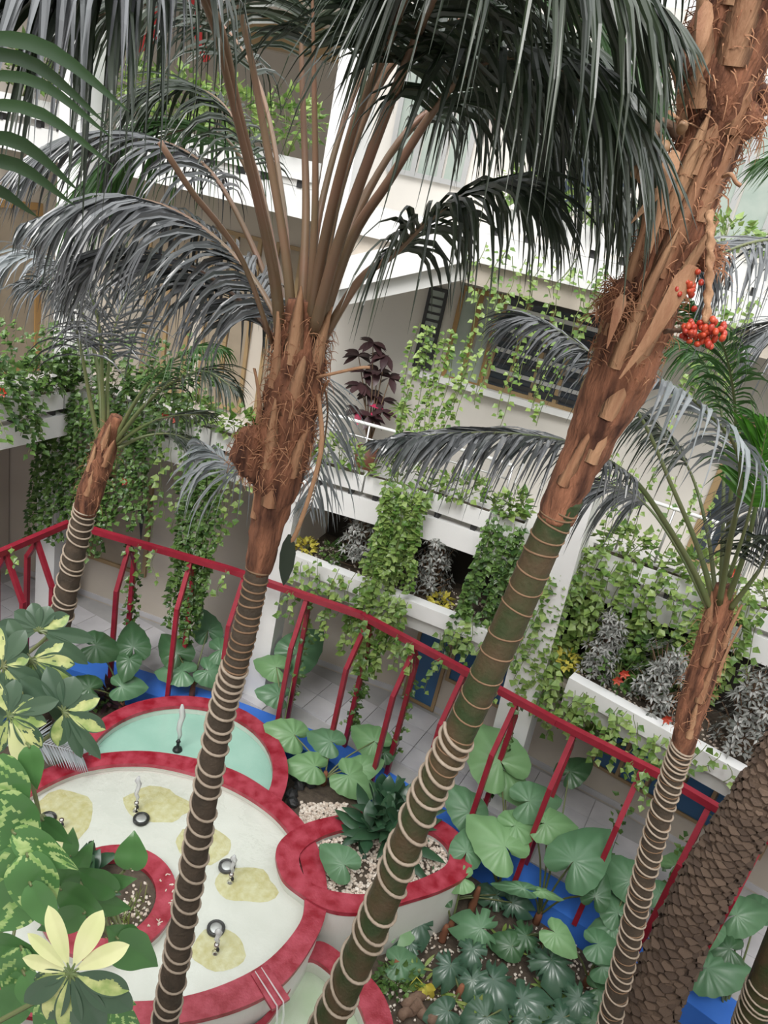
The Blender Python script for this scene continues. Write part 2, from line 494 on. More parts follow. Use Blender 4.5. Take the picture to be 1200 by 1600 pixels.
# the sloping white beam that climbs from the first column to the upper gallery
A, B = S3[0], S3[1]
n = Vector((B[1] - A[1], A[0] - B[0], 0)).normalized() * .07
a0, b0 = Vector((*A, 5.62)), Vector((*B, 6.32))
q = [a0 + n, b0 + n, b0 - n, a0 - n]
struct(MB().box8(q, [p + Vector((0, 0, .36)) for p in q]), 'trim_sloping_beam', 'white_paint')
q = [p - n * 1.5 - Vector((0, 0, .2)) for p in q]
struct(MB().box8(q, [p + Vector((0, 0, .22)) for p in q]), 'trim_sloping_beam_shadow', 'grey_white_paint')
# left side: deep upper hall with a ceiling, and slabs
struct(ribbon([(-9, 9.6), (-4.4, 10.2), (-1.25, 9.3)], [(-9, 18), (-4.4, 18), (-1.25, 18)], 6.34, 6.6), 'floor_upper_hall', 'grey_white_paint')
struct(MB().prism([(-9, 9.6), (-4.4, 10.2), (-1.25, 9.3), (-1.25, 9.15), (-4.4, 10.05), (-9, 9.45)], 6.32, 6.64), 'trim_upper_hall_edge', 'white_paint')
struct(MB().prism([(-11, 8.6), (2.0, 11.5), (2.0, 19), (-11, 19)], 8.75, 9.0), 'ceiling', 'beige_plaster')
struct(MB().band((-11, 18.2), (2, 18.2), 6.3, 9.4, 0, -.2), 'wall_upper_hall', 'beige_plaster')
struct(MB().band((-4, 13.6), (-.5, 13.2), 8.35, 8.75, 0, -.25), 'trim_ceiling_beam', 'tan_wood')
# the other sides of the court, behind and beside the viewer
struct(MB().prism([(-9.3, -3.2), (9.3, -3.2), (9.3, -3.0), (-9.3, -3.0)], -.4, 10.5), 'wall_behind', 'pale_plaster')
struct(MB().prism([(9.1, -3.0), (9.3, -3.0), (9.3, 8.0), (9.1, 8.0)], -.4, 10.5), 'wall_right', 'pale_plaster')
struct(MB().prism([(-9.3, -3.0), (-9.1, -3.0), (-9.1, 8.4), (-9.3, 8.4)], -.4, 10.5), 'wall_far_left', 'pale_plaster')
def column(c, s, ang, z0, z1, name):
    u = Vector((math.cos(R(ang)), math.sin(R(ang)))); v = Vector((-u.y, u.x)); c = Vector(c)
    pts = [c + u * a * s / 2 + v * b * s / 2 for a, b in ((-1, -1), (1, -1), (1, 1), (-1, 1))]
    return struct(MB().prism([(p.x, p.y) for p in pts], z0, z1), name, 'white_paint')
column((-1.22, 8.92), .34, -14, -.05, 9.6, 'trim_column_middle')
u_ = Vector((math.cos(R(-24)), math.sin(R(-24)), 0)); v_ = Vector((-u_.y, u_.x, 0))
qb = [Vector((2.22, 7.86, -.05)) + u_ * a * .21 + v_ * b * .21 for a, b in ((-1, -1), (1, -1), (1, 1), (-1, 1))]
tb = Vector((1.98, 7.79, 4.4))
qt = [tb + u_ * a * .21 + v_ * b * .21 for a, b in ((-1, -1), (1, -1), (1, 1), (-1, 1))]
struct(MB().box8(qb, qt), 'trim_column_right', 'white_paint')
column((-4.62, 9.7), .32, -14, -.05, 3.12, 'trim_column_left')
column((-4.45, 9.75), .36, -14, 3.37, 8.76, 'trim_column_left_upper')
column((5.1, 8.0), .42, -24, -.05, 9.2, 'trim_column_far_right')
# recess behind the planting ledges, and the walkway's lower ceiling
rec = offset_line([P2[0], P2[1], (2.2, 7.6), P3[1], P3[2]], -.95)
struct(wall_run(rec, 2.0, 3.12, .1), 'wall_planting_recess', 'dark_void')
struct(ribbon(offset_line([P2[0], P2[1], (2.2, 7.6), P3[1], P3[2]], -.2), offset_line([P2[0], P2[1], (2.2, 7.6), P3[1], P3[2]], -1.3), 1.99, 2.06), 'ceiling_walkway', 'beige_plaster')
def ledge(P, label):
    root = thing('planting_ledge', (P[0][0], P[0][1], 1.99), label, 'planter')
    ribbon(offset_line(P, .06), offset_line(P, -.10), 2.16, 2.36).build('lip', 'white_paint', root)
    ribbon(P, offset_line(P, -.10), 1.97, 2.158).build('fascia', 'grey_white_paint', root)
    ribbon(offset_line(P, -.102), offset_line(P, -.94), 2.07, 2.30).build('soil', 'soil', root)
    pb = MB()
    for k in range(420):
        s = random.uniform(0, 3.6); p, t = along(P, s)
        nn = Vector((t.y, -t.x, 0))
        p = p - nn * random.uniform(.14, .7)
        pb.blob((p.x, p.y, 2.305), random.uniform(.008, .02), .7, 5, 3, .3)
    tag(pb.build('pebbles', 'pebble', root), kind='stuff')
    return root
ledge(P2, 'long white planting ledge between the two middle columns, dark recess above it')
ledge(P3, 'long white planting ledge running right from the second column')

# ------------------------------------------------------------------ ground floor openings
def on_wall(px, py, pl, off=0.0):
    best = None
    for A, B in zip(pl, pl[1:]):
        p = hit(px, py, A, B, off)
        t = ((p.x - A[0]) * (B[0] - A[0]) + (p.y - A[1]) * (B[1] - A[1])) / ((B[0] - A[0]) ** 2 + (B[1] - A[1]) ** 2)
        if -.02 <= t <= 1.02 and (best is None or p.y < best[0].y): best = (p, A, B)
    if best is None:
        A, B = pl[-2:]; best = (hit(px, py, A, B, off), A, B)
    return best
def panel_between(mb, a, b, z0, z1, d0, d1):
    mb.band((a.x, a.y), (b.x, b.y), z0, z1, d0, d1)
def framed(name, a, b, z0, z1, fw, frame_mat, pane_mat, parts=1, bars=()):
    """opening with frame bars and a pane between plan points a and b"""
    d = (b - a); d.z = 0; L = d.length; d.normalize()
    root = bpy.data.objects.new(name, None); COL.objects.link(root)
    root.location = (a.x, a.y, z0); root['kind'] = 'structure'
    for k in range(parts):
        p = a + d * (L * k / parts + fw); q = a + d * (L * (k + 1) / parts - fw * (0 if k < parts - 1 else 1))
        m = MB(); panel_between(m, p, q, z0 + fw, z1 - fw, .025, .005); m.build('pane', pane_mat, root)
    for k in range(parts + 1):
        p = a + d * (L * k / parts - (fw if k == parts else (0 if k == 0 else fw / 2)))
        m = MB(); panel_between(m, p, p + d * fw, z0, z1, .05, 0); m.build('jamb', frame_mat, root)
    for z in (z0, z1 - fw) + tuple(bars):
        m = MB(); panel_between(m, a + d * fw * 1.01, b - d * fw * 1.01, z, z + fw, .047, 0); m.build('rail', frame_mat, root)
    return root
def wallpt(px, py, pl): return on_wall(px, py, pl)[0]
a, b = wallpt(631, 1082, BW), wallpt(677, 1114, BW)
framed('door_1', a, b, 0.0, 1.98, .05, 'tan_wood', 'blue_panel', 1, (1.42,))
a, b = wallpt(697, 1060, BW), wallpt(741, 1087, BW)
zs = a.z
framed('window_1', a, b, zs, 1.98, .05, 'tan_wood', 'blue_panel', 1)
a, b = wallpt(757, 1096, BW), wallpt(806, 1118, BW)
framed('window_2', a, b, b.z, 1.98, .05, 'tan_wood', 'blue_panel', 1)
a, b = wallpt(921, 1193, BW), wallpt(1190, 1338, BW)
framed('window_3', a, b, (a.z + b.z) / 2, 1.98, .045, 'tan_wood', 'blue_panel', 6)
a, b = wallpt(140, 873, BW), wallpt(229, 901, BW)
w4 = framed('window_4', a, b, b.z, 2.25, .06, 'tan_wood', 'tan_pane', 1)
d = (b - a).normalized(); d.z = 0
p1 = b - d * .22; tri = MB()
nn = Vector((d.y, -d.x, 0)) * .03
zt = wallpt(240, 803, BW).z
tri.add([p1 + nn + Vector((0, 0, zt - p1.z)), p1 + d * .11 + nn + Vector((0, 0, zt - p1.z)), p1 + d * .09 + nn + Vector((0, 0, zt - .5 - p1.z))] +
        [p1 + nn * .9 + Vector((0, 0, zt - p1.z)), p1 + d * .11 + nn * .9 + Vector((0, 0, zt - p1.z)), p1 + d * .09 + nn * .9 + Vector((0, 0, zt - .5 - p1.z))],
        [(0, 2, 1), (3, 4, 5), (0, 1, 4, 3), (1, 2, 5, 4), (2, 0, 3, 5)])
tri.build('dark_gap', 'louvre_dark', w4)

# ------------------------------------------------------------------ first gallery: shutters, glass doors, sill
def shutter(name, a, b, z0, z1, nsl, fw=.04):
    root = framed(name, a, b, z0, z1, fw, 'louvre_dark', 'pane')
    d = (b - a); d.z = 0; d.normalize(); nn = Vector((d.y, -d.x, 0))
    for k in range(nsl):
        u = (k / nsl) ** 1.15
        z = z0 + fw + (z1 - z0 - 2 * fw) * u
        m = MB(); h = .05 - .03 * (k / nsl)
        panel_between(m, a + d * fw, b - d * fw, z, z + h, .045, .028); m.build('slat', 'louvre_dark', root)
    return root
a, b = wallpt(645, 571, S2W), wallpt(673, 580, S2W)
zt = wallpt(677, 447, S2W).z
shutter('window_5', a, b, a.z, zt, 11)
a2, b2 = wallpt(690, 585, S2W), wallpt(752, 604, S2W)
framed('window_6', a2, b2, a2.z - .05, zt + .1, .06, 'ochre_wood', 'pane', 2)
a3, b3 = wallpt(757, 597, S2W), wallpt(900, 650, S2W)
w7 = framed('window_7', a3, b3, a3.z - .05, zt + .15, .05, 'tan_wood', 'dark_pane', 4)
d = (b3 - a3); d.z = 0; d.normalize()
for k in range(13):
    z = a3.z + .05 + k * .13
    m = MB(); panel_between(m, a3 + d * .05, b3 - d * .05, z, z + .05, .06, .045); m.build('slat', 'grey_metal' if k % 2 else 'louvre_dark', w7)
m = MB(); a, b = wallpt(640, 582, S2W), wallpt(905, 660, S2W); panel_between(m, a, b, a3.z - .13, a3.z - .05, .09, 0)
struct(m, 'trim_gallery_sill', 'white_paint')
m = MB()
for x0 in (-3.9, -3.0, -2.1):
    A, B = S2W[1], S2W[2]
    f = lambda x: A[1] + (B[1] - A[1]) * (x - A[0]) / (B[0] - A[0])
    framed('window_%d' % (8 + int((x0 + 3.95) * 1.2)), Vector((x0, f(x0), 0)), Vector((x0 + .7, f(x0 + .7), 0)), 3.5, 5.9, .05, 'tan_wood', 'tan_pane', 2)
A, B = S2W[0], S2W[1]
pA = Vector((*A, 0)).lerp(Vector((*B, 0)), .55); pB = Vector((*A, 0)).lerp(Vector((*B, 0)), .9)
framed('door_2', pA, pB, 3.4, 5.7, .09, 'ochre_wood', 'tan_pane', 2)
# upper gallery windows
for k, (x0, x1, pm) in enumerate(((-.9, .1, 'pane'), (.8, 2.0, 'dark_pane'), (2.7, 3.9, 'pane'), (4.7, 5.9, 'dark_pane'))):
    framed('window_%d' % (14 + k), Vector((x0, y_on(S3W, x0), 0)), Vector((x1, y_on(S3W, x1), 0)), 7.0, 8.7, .06, 'grey_metal', pm, 3, (7.9,))

# ------------------------------------------------------------------ white troughs on the gallery edges
ORD = ['first', 'second', 'third', 'fourth', 'fifth', 'sixth', 'seventh', 'eighth', 'ninth', 'tenth', 'eleventh', 'twelfth']
def troughs(pl, s0, s1, z, labels, group, step=.6):
    """labels: text with %s for the place in the row"""
    s = s0; k = 0; out = []
    while s < s1:
        L = step + random.uniform(-.08, .22)
        if s1 - s < 1.3 * L: L = s1 - s
        p, t = along(pl, s + L / 2); nn = Vector((t.y, -t.x, 0))
        root = thing('planter_trough', (p.x, p.y, z), labels % ORD[k], 'planter', group)
        q = lambda a, b: p + t * a * (L / 2 - .012) + nn * b
        m = MB()
        oz = random.uniform(-.012, .012)
        for (a0_, b0_, a1_, b1_) in ((-1, .10, 1, .085), (-1, -.085, 1, -.10)):
            c = [q(a0_, b0_), q(a1_, b0_), q(a1_, b1_), q(a0_, b1_)]
            m.prism([(v.x, v.y) for v in c], z, z + .215 + oz)
        for e in (-1, 1):
            c = [p + t * e * (L / 2 - .012) + nn * .085, p + t * e * (L / 2 - .027) + nn * .085, p + t * e * (L / 2 - .027) - nn * .085, p + t * e * (L / 2 - .012) - nn * .085]
            m.prism([(v.x, v.y) for v in c], z, z + .215 + oz)
        m.build('box', 'white_paint', root)
        c = [q(-.95, .084), q(.95, .084), q(.95, -.084), q(-.95, -.084)]
        MB().prism([(v.x, v.y) for v in c], z + .01, z + .18).build('soil', 'soil', root)
        for e in (-.6, .6):
            c = [q(e - .08, .06), q(e + .08, .06), q(e + .08, -.06), q(e - .08, -.06)]
            MB().prism([(v.x, v.y) for v in c], z - .085, z).build('foot', 'louvre_dark', root)
        out.append((p, t, nn, L)); s += L; k += 1
    return out
E2, E3 = offset_line(S2, -.04), offset_line(S3, -.04)
TR2 = (troughs(E2, 2.0, 3.45, 3.475, '%s white trough on the far left gallery edge before the corner', 'white troughs on the first gallery') +
       troughs(E2, 3.6, 6.30, 3.475, '%s white trough right of the gallery corner, before the middle column', 'white troughs on the first gallery') +
       troughs(E2, 6.85, 9.55, 3.475, '%s white trough right of the middle column on the first gallery', 'white troughs on the first gallery') +
       troughs(E2, 10.3, 14.0, 3.475, '%s white trough right of the second column on the first gallery', 'white troughs on the first gallery'))
TR3 = troughs(E3, 1.6, 8.0, 6.70, '%s white trough on the upper gallery, counted from the sloping beam', 'white troughs on the upper gallery')
TRH = troughs([(-9, 9.5), (-4.4, 10.1), (-1.25, 9.2)], 2.0, 4.35, 6.72, '%s white trough on the upper hall edge left of the tall corner column', 'white troughs on the upper hall edge') + \
      troughs([(-9, 9.5), (-4.4, 10.1), (-1.25, 9.2)], 4.95, 7.6, 6.72, '%s white trough on the upper hall edge right of the tall corner column', 'white troughs on the upper hall edge')

# gallery handrail
gl = offset_line(S2, -.32)
gr = thing('gallery_railing', (-.7, 8.9, 3.37), 'thin white metal railing on the first gallery before the pale wall', 'railing')
pts = [along(gl, s)[0] for s in [6.95 + .45 * i for i in range(7)]]
zr = hit(620, 675, gl[2], gl[3]).z
zr = min(max(zr, 3.9), 4.5)
MB().tube([p + Vector((0, 0, zr)) for p in pts], .022, 8).build('top_rail', 'white_paint', gr, True)
MB().tube([p + Vector((0, 0, zr - .18)) for p in pts], .012, 6).build('lower_rail', 'grey_metal', gr, True)
for p in pts:
    MB().tube([p + Vector((0, 0, 3.37)), p + Vector((0, 0, zr))], .014, 6, True).build('baluster', 'grey_metal', gr, True)

g2 = thing('gallery_railing', (3.0, 8.0, 3.37), 'thin white metal railing on the first gallery right of the second column', 'railing')
pts = [along(gl, s)[0] for s in [10.6 + .45 * i for i in range(8)]]
MB().tube([p + Vector((0, 0, zr + .1)) for p in pts], .022, 8).build('top_rail', 'white_paint', g2, True)
for p in pts:
    MB().tube([p + Vector((0, 0, 3.37)), p + Vector((0, 0, zr + .1))], .014, 6, True).build('baluster', 'grey_metal', g2, True)
a, b = wallpt(1062, 880, S2W), wallpt(1112, 898, S2W)
framed('door_3', a, b, 3.38, 5.3, .08, 'tan_wood', 'dark_pane', 1)
# ------------------------------------------------------------------ upper hall: red roof bars, lamp
def red_bar(pts, Y, w_, label):
    P = [at_y(x, y, Y) for x, y in pts]
    root = thing('red_roof_bar', P[0], label, 'roof bar')
    for i in range(len(P) - 1):
        MB().bar(P[i], P[i + 1], w_).build('bar', 'bright_red', root)
red_bar([(120, -30), (143, 5), (163, 34), (205, 22), (235, -40)], 12.5, .10, 'bent red metal bar under the beige ceiling, leftmost')
red_bar([(213, 74), (236, 62), (262, -20)], 12.0, .13, 'red metal strut with a flat foot under the beige ceiling')
red_bar([(298, -20), (307, 45), (323, 95)], 11.5, .09, 'slim red metal bar beside the round ceiling lamp')
red_bar([(757, 150), (775, 190)], 10.2, .07, 'short red metal bar glimpsed among the dark fronds at top')
red_bar([(960, 150), (970, 172), (985, 190)], 9.6, .06, 'short red metal bar glimpsed left of the leaning trunk')
lp = at_z(322, 104, 8.75)
cl = thing('ceiling_lamp', lp, 'round white lamp lit in the beige ceiling', 'lamp')
MB().lathe((lp.x, lp.y, 8.66), [(.16, .085), (.2, .06), (.2, .0), (.17, 0)], 18).build('ring', 'white_paint', cl, True)
MB().lathe((lp.x, lp.y, 8.63), [(.165, .04), (.15, .01), (.05, 0)], 18).build('diffuser', 'lamp_glow', cl, True)

# ------------------------------------------------------------------ red railing frame along the walkway
ZA, ZB = 2.09, 1.52
rail = thing('red_railing', (RL[1][0], RL[1][1], 0), 'long red metal railing of gabled frames beside the blue strip', 'railing')
for i in range(len(RL) - 1):
    MB().bar(Vector((*RL[i], ZA)), Vector((*RL[i + 1], ZA)), .075).build('handrail', 'red_metal', rail)
def rail_frame(p, t):
    nn = Vector((t.y, -t.x, 0)); g = .20
    base = MB().bar(p + Vector((0, 0, ZA - .13)), p + Vector((0, 0, ZA - .03)), .05, up=nn).build('rail_frame', 'red_metal', rail)
    for s in (1, -1):
        m = MB(); top = p + Vector((0, 0, ZA - .07)); g = .26 if s > 0 else .15; bend = p + nn * g * s + Vector((0, 0, 1.46 if s > 0 else 1.76)); ft = p + nn * g * s + Vector((0, 0, 0.0))
        m.bar(top, bend, .055, up=t); m.bar(bend + Vector((0, 0, .02)), ft, .055, up=t)
        m.build('leg', 'red_metal', base)
    return p, t, nn
def rail_at(px, py):
    p, A, B = on_wall(px, py, RL)
    t = Vector((B[0] - A[0], B[1] - A[1], 0)).normalized()
    return Vector((p.x, p.y, 0)), t
RF = []
for px, py in ((10, 862), (58, 842), (203, 845), (298, 873), (382, 897), (480, 930), (577, 958), (652, 997), (728, 1041), (810, 1087), (900, 1138), (1003, 1202), (1112, 1252), (1200, 1300)):
    if px < 110:
        p = hit(px, py, RL[0], RL[1]); A, B = RL[0], RL[1]
        t = Vector((B[0] - A[0], B[1] - A[1], 0)).normalized(); p.z = 0
    else:
        p, t = rail_at(px, py)
    RF.append(rail_frame(p, t))

# ------------------------------------------------------------------ pools
def circ(c, r, a0=0, a1=360, n=48):
    return [(c[0] + r * math.cos(R(a0 + (a1 - a0) * i / n)), c[1] + r * math.sin(R(a0 + (a1 - a0) * i / n))) for i in range(n + (0 if a1 - a0 == 360 else 1))]
def closed(pts, n):
    k = len(pts); ext = [pts[i % k] for i in range(-2, k + 3)]
    sm = smooth_path(ext, (k + 4) * 8 + 1)
    i0, i1 = 2 * 8, (2 + k) * 8
    return sm[i0:i1]
def ring(mb, outer, inner, z0, z1):
    n = len(outer)
    vs = [(*p, z0) for p in outer] + [(*p, z1) for p in outer] + [(*p, z1) for p in inner] + [(*p, z0) for p in inner]
    fs = []
    for i in range(n):
        j = (i + 1) % n
        for k in range(4):
            l = (k + 1) % 4
            fs.append((k * n + i, k * n + j, l * n + j, l * n + i))
    return mb.add(vs, fs)
def sheet(pts, z): 
    n = len(pts); c = (sum(p[0] for p in pts) / n, sum(p[1] for p in pts) / n)
    return MB().add([(*p, z) for p in pts] + [(*c, z)], [(i, (i + 1) % n, n) for i in range(n)])
def basin(name, outer, inner, zt, zw, zf, floor_mat, label, wall_mat='cream_pool', water=True):
    root = thing(name, (outer[0][0], outer[0][1], -.42), label, 'pool')
    ring(MB(), outer, inner, zt - .05, zt).build('rim', 'red_rim', root, False)
    cen = (sum(p[0] for p in inner) / len(inner), sum(p[1] for p in inner) / len(inner))
    sh = lambda P, k: [(cen[0] + (p[0] - cen[0]) * k, cen[1] + (p[1] - cen[1]) * k) for p in P]
    ring(MB(), sh(outer, .985), sh(inner, 1.012), -.42, zt - .05).build('wall', wall_mat, root)
    sheet(sh(inner, 1.01), zf).build('pool_floor', floor_mat, root)
    if water: sheet(sh(inner, 1.008), zw).build('water', 'water', root)
    return root
tealo, teali = circ((-1.64, 6.80), 1.228), circ((-1.64, 6.78), 1.05)
# the teal pool stops where the main basin's rim passes in front of it
MC = (-1.53, 4.97)
def trim_circle(o, i_, rc):
    oo, ii = [], []
    for p, q in zip(o, i_):
        def f(p):
            dx, dy = p[0] - MC[0], p[1] - MC[1]; dd = math.hypot(dx, dy)
            return (MC[0] + dx * rc / dd, MC[1] + dy * rc / dd) if dd < rc else p
        oo.append(f(p)); ii.append(f(q))
    return oo, ii
o_, i_ = trim_circle(tealo, teali, 1.915)
TEAL = basin('teal_pool', o_, i_, .40, .345, .27, 'teal_pool', 'round pool of pale teal water behind the big cream basin')
main_in = closed([(.05, 5.05), (-.22, 4.58), (-.75, 4.2), (-1.4, 4.02), (-2.1, 4.0), (-2.75, 4.25), (-3.15, 4.75), (-3.18, 5.3), (-2.97, 5.87), (-2.61, 6.36), (-2.0, 6.64), (-1.25, 6.63), (-.69, 6.45), (-.29, 6.17), (-.06, 5.8), (.06, 5.4)], 0)
main_out = closed([(.25, 5.0), (-.02, 4.42), (-.62, 4.02), (-1.4, 3.83), (-2.15, 3.8), (-2.9, 4.08), (-3.36, 4.68), (-3.4, 5.35), (-3.15, 6.0), (-2.72, 6.52), (-2.04, 6.84), (-1.17, 6.86), (-.58, 6.64), (-.14, 6.32), (.12, 5.95), (.28, 5.45)], 0)
MAIN = basin('cream_basin', main_out, main_in, .45, .385, .33, 'cream_pool', 'wide cream basin with red rim and five small fountain jets')
pl_out = closed([(-.33, 5.9), (-.22, 5.56), (.0, 5.4), (.32, 5.29), (.67, 5.35), (1.11, 5.6), (1.46, 5.83), (1.72, 6.1), (1.74, 6.45), (1.4, 6.75), (.85, 6.75), (.35, 6.55), (-.12, 6.25)], 0)
pl_in = closed([(-.08, 5.86), (.0, 5.62), (.15, 5.53), (.38, 5.51), (.66, 5.56), (.98, 5.74), (1.26, 5.93), (1.47, 6.14), (1.49, 6.37), (1.28, 6.54), (.87, 6.55), (.45, 6.38), (.1, 6.14)], 0)
GRAV = thing('gravel_planter', (.6, 6.0, -.42), 'kidney shaped planter with red rim and white gravel, right of the cream basin', 'planter')
ring(MB(), pl_out, pl_in, .425, .475).build('rim', 'red_rim', GRAV)
sh = lambda P, k, c=(.65, 6.0): [(c[0] + (p[0] - c[0]) * k, c[1] + (p[1] - c[1]) * k) for p in P]
ring(MB(), sh(pl_out, .98), sh(pl_in, 1.02), -.42, .425).build('wall', 'cream_pool', GRAV)
sheet(sh(pl_in, 1.01), .37).build('bed', 'soil', GRAV)
def inside(p, P):
    r = False
    for (x1, y1), (x2, y2) in zip(P, P[1:] + P[:1]):
        if (y1 > p[1]) != (y2 > p[1]) and p[0] < (x2 - x1) * (p[1] - y1) / (y2 - y1) + x1: r = not r
    return r
g = MB(); k = 0
while k < 1500:
    p = (random.uniform(-.1, 1.5), random.uniform(5.5, 6.6))
    if inside(p, pl_in):
        g.blob((p[0], p[1], .375 + random.uniform(0, .02)), random.uniform(.012, .026), .7, 5, 3, .3); k += 1
tag(g.build('gravel', 'pebble', GRAV), kind='stuff')
SM = (-1.70, 4.915)
SMALL = thing('round_planter', (SM[0], SM[1], .33), 'small round planter with bright red rim standing in the cream basin', 'planter')
so_, si_ = circ(SM, .60), circ(SM, .41)
ring(MB(), so_, si_, .43, .475).build('rim', 'red_rim', SMALL)
ring(MB(), circ(SM, .585), circ(SM, .425), .331, .43).build('wall', 'cream_pool', SMALL)
sheet(circ(SM, .42), .42).build('soil', 'soil', SMALL)
g = MB()
for k in range(90):
    a, r = random.uniform(0, 6.28), .38 * math.sqrt(random.random())
    if k < 60: a, r = random.gauss(-.1, .5), random.uniform(.12, .37)
    g.blob((SM[0] + r * math.cos(a), SM[1] + r * math.sin(a), .43), random.uniform(.008, .022), .7, 5, 3, .3)
tag(g.build('pebbles', 'pebble', SMALL), kind='stuff')
g = MB()
for k in range(70):
    a, r = random.gauss(-.5, .5), random.uniform(.18, .38)
    b0 = Vector((SM[0] + r * math.cos(a), SM[1] + r * math.sin(a), .42)); d = Vector((random.gauss(.1, .3), random.gauss(.1, .3), .6)).normalized()
    L = random.uniform(.1, .22)
    g.strip([b0, b0 + d * L * .6, b0 + d * L + Vector((0, 0, -.03))], Vector((.7, .7, 0)), [.004, .004, .0005])
tag(g.build('grass_tuft', 'grass_blade', SMALL), kind='stuff')
# chips of paint and petals on the small rim
for k in range(11):
    a = R(random.uniform(-50, 50)); r = random.uniform(.45, .56)
    p = Vector((SM[0] + r * math.cos(a), SM[1] + r * math.sin(a), .476))
    q = [p + Vector((random.uniform(-.02, .02), random.uniform(-.02, .02), .002 * i)) for i in range(4)]
    m = MB().tube(q, .006, 5)
    tag(m.build('paint_chip', 'pebble', None, False, p), 'tiny pale curl lying on the bright red rim of the small planter', 'chip', 'pale curls on the small red rim')
low_in = closed([(.22, 5.0), (.5, 4.9), (.72, 4.72), (.86, 4.45), (.9, 4.1), (.8, 3.6), (.4, 3.2), (-.2, 3.05), (-.8, 3.2), (-1.0, 3.6), (-.6, 3.95), (-.1, 4.25), (.1, 4.65)], 0)
low_out = closed([(.26, 5.2), (.62, 5.08), (.93, 4.87), (1.09, 4.55), (1.12, 4.1), (1.0, 3.5), (.5, 3.0), (-.2, 2.83), (-.95, 3.0), (-1.2, 3.6), (-.66, 4.0), (-.12, 4.32), (.06, 4.75)], 0)
LOW = basin('lower_pool', low_out, low_in, .12, .03, -.08, 'green_pool', 'lower greenish white pool with red rim at the bottom, below the spillway')
# spillway from the cream basin down to the lower pool
sw = thing('spillway', (-.13, 4.5, .3), 'shiny red spillway chute where the basin runs over', 'spillway')
c0, dsp = Vector((-.20, 4.56, .45)), Vector((.62, -.62, 0)).normalized(); ssp = Vector((-dsp.y, dsp.x, 0))
m = MB()
q = [c0 - ssp * .085, c0 + ssp * .085, c0 + ssp * .09 + dsp * .36, c0 - ssp * .09 + dsp * .36]
m.box8([p + Vector((0, 0, -.02)) for p in q], [p + Vector((0, 0, .015 if i < 2 else .008)) for i, p in enumerate(q)])
m.build('chute', 'red_rim', sw)
m = MB(); P0 = [c0 + dsp * (.36 * i / 3) + Vector((0, 0, .022)) for i in range(4)] + [c0 + dsp * .40 + Vector((0, 0, -.12)), c0 + dsp * .41 + Vector((0, 0, -.40))]
[m.strip([q_ + ssp * e_ for q_ in P0], ssp, [.004, .006, .007, .007, .012, .016]) for e_ in (-.045, .02)]; m.build('falling_water', 'water_jet', sw, True)

# fountain lamps, nozzles, jets and the ochre stains around them
def pool_z(base, px, py, zz): return at_z(px, py, zz)
spots = [((75, 1275), (96, 1285), None, 'far left of the cream basin'), ((221, 1276), (213, 1258), (225, 1212), 'back of the cream basin behind the round planter'),
         ((355, 1350), (361, 1370), (370, 1334), 'right of the banded trunk, middle of the cream basin'), ((338, 1447), (338, 1480), (340, 1447), 'front of the cream basin near its rim')]
for lpx, npx, jet, where in spots:
    p = at_z(*lpx, .39)
    t = thing('pool_lamp', (p.x, p.y, .33), 'round black rimmed underwater lamp at ' + where, 'lamp')
    MB().lathe((p.x, p.y, .332), [(.05, 0), (.085, .012), (.085, .040), (.074, .048), (.062, .042), (.060, .032)], 20).build('housing', 'black_rubber', t, True)
    MB().lathe((p.x, p.y, .364), [(.061, 0), (.05, .006), (.02, .009)], 18).build('lens', 'grey_metal', t, True)
    p = at_z(*npx, .42)
    t = thing('fountain_nozzle', (p.x, p.y, .33), 'small chrome fountain nozzle at ' + where, 'nozzle')
    MB().lathe((p.x, p.y, .331), [(.035, 0), (.035, .02), (.018, .03), (.018, .09), (.024, .095), (.024, .13), (.01, .14)], 14).build('body', 'chrome', t, True)
    MB().lathe((p.x + .02, p.y - .02, .40), [(.012, 0), (.016, .02), (.006, .045)], 10).build('valve', 'black_rubber', t, True)
    if jet:
        q = Vector((p.x, p.y, .47))
        # the water rises as far as the photograph shows it
        r = ray(*jet); tt = (p.y + .02) / r.y; top = EYE + r * tt
        h = max(.15, top.z - .47)
        m = MB(); m.tube([q + Vector((.01 * math.sin(i * 2.1), .01 * math.cos(i * 1.7), h * i / 6)) for i in range(7)], [.012, .018, .02, .022, .026, .03, .012], 8, jit=lambda i, k, v: 1 + .25 * noise.noise(v * 30))
        m.build('water_jet', 'water_jet', t, True)
def stain(px, py, rx, ry, seed, cat='silt patch'):
    p = at_z(px, py, .335); n = 22
    pts = []
    for k in range(n):
        a = 2 * math.pi * k / n
        q = 1 + .28 * noise.noise(Vector((math.cos(a) * 1.4, math.sin(a) * 1.4, seed)))
        pts.append((p.x + rx * q * math.cos(a), p.y + ry * q * math.sin(a)))
    m = MB(); vs = [(*pt, .3315) for pt in pts] + [(p.x + (x - p.x) * .6, p.y + (y - p.y) * .6, .345) for x, y in pts] + [(p.x, p.y, .35)]
    m.add(vs, [(i, (i + 1) % n, n + (i + 1) % n, n + i) for i in range(n)] + [(n + i, n + (i + 1) % n, 2 * n) for i in range(n)])
    return m
for (px, py, rx, ry, sd, lab) in ((88, 1282, .36, .42, 1, 'large ochre silt patch at far left of the cream basin'), (245, 1258, .36, .24, 2, 'ochre silt patch around the nozzle at the back of the basin'),
                              (318, 1318, .30, .22, 3, 'faint ochre silt patch half behind the banded trunk'), (382, 1382, .30, .22, 4, 'ochre silt patch at right of the cream basin'),
                              (340, 1483, .26, .20, 5, 'ochre silt patch at front of the cream basin')):
    o = stain(px, py, rx, ry, sd).build('silt_patch', 'algae', None, True, at_z(px, py, .33))
    tag(o, lab, 'silt')
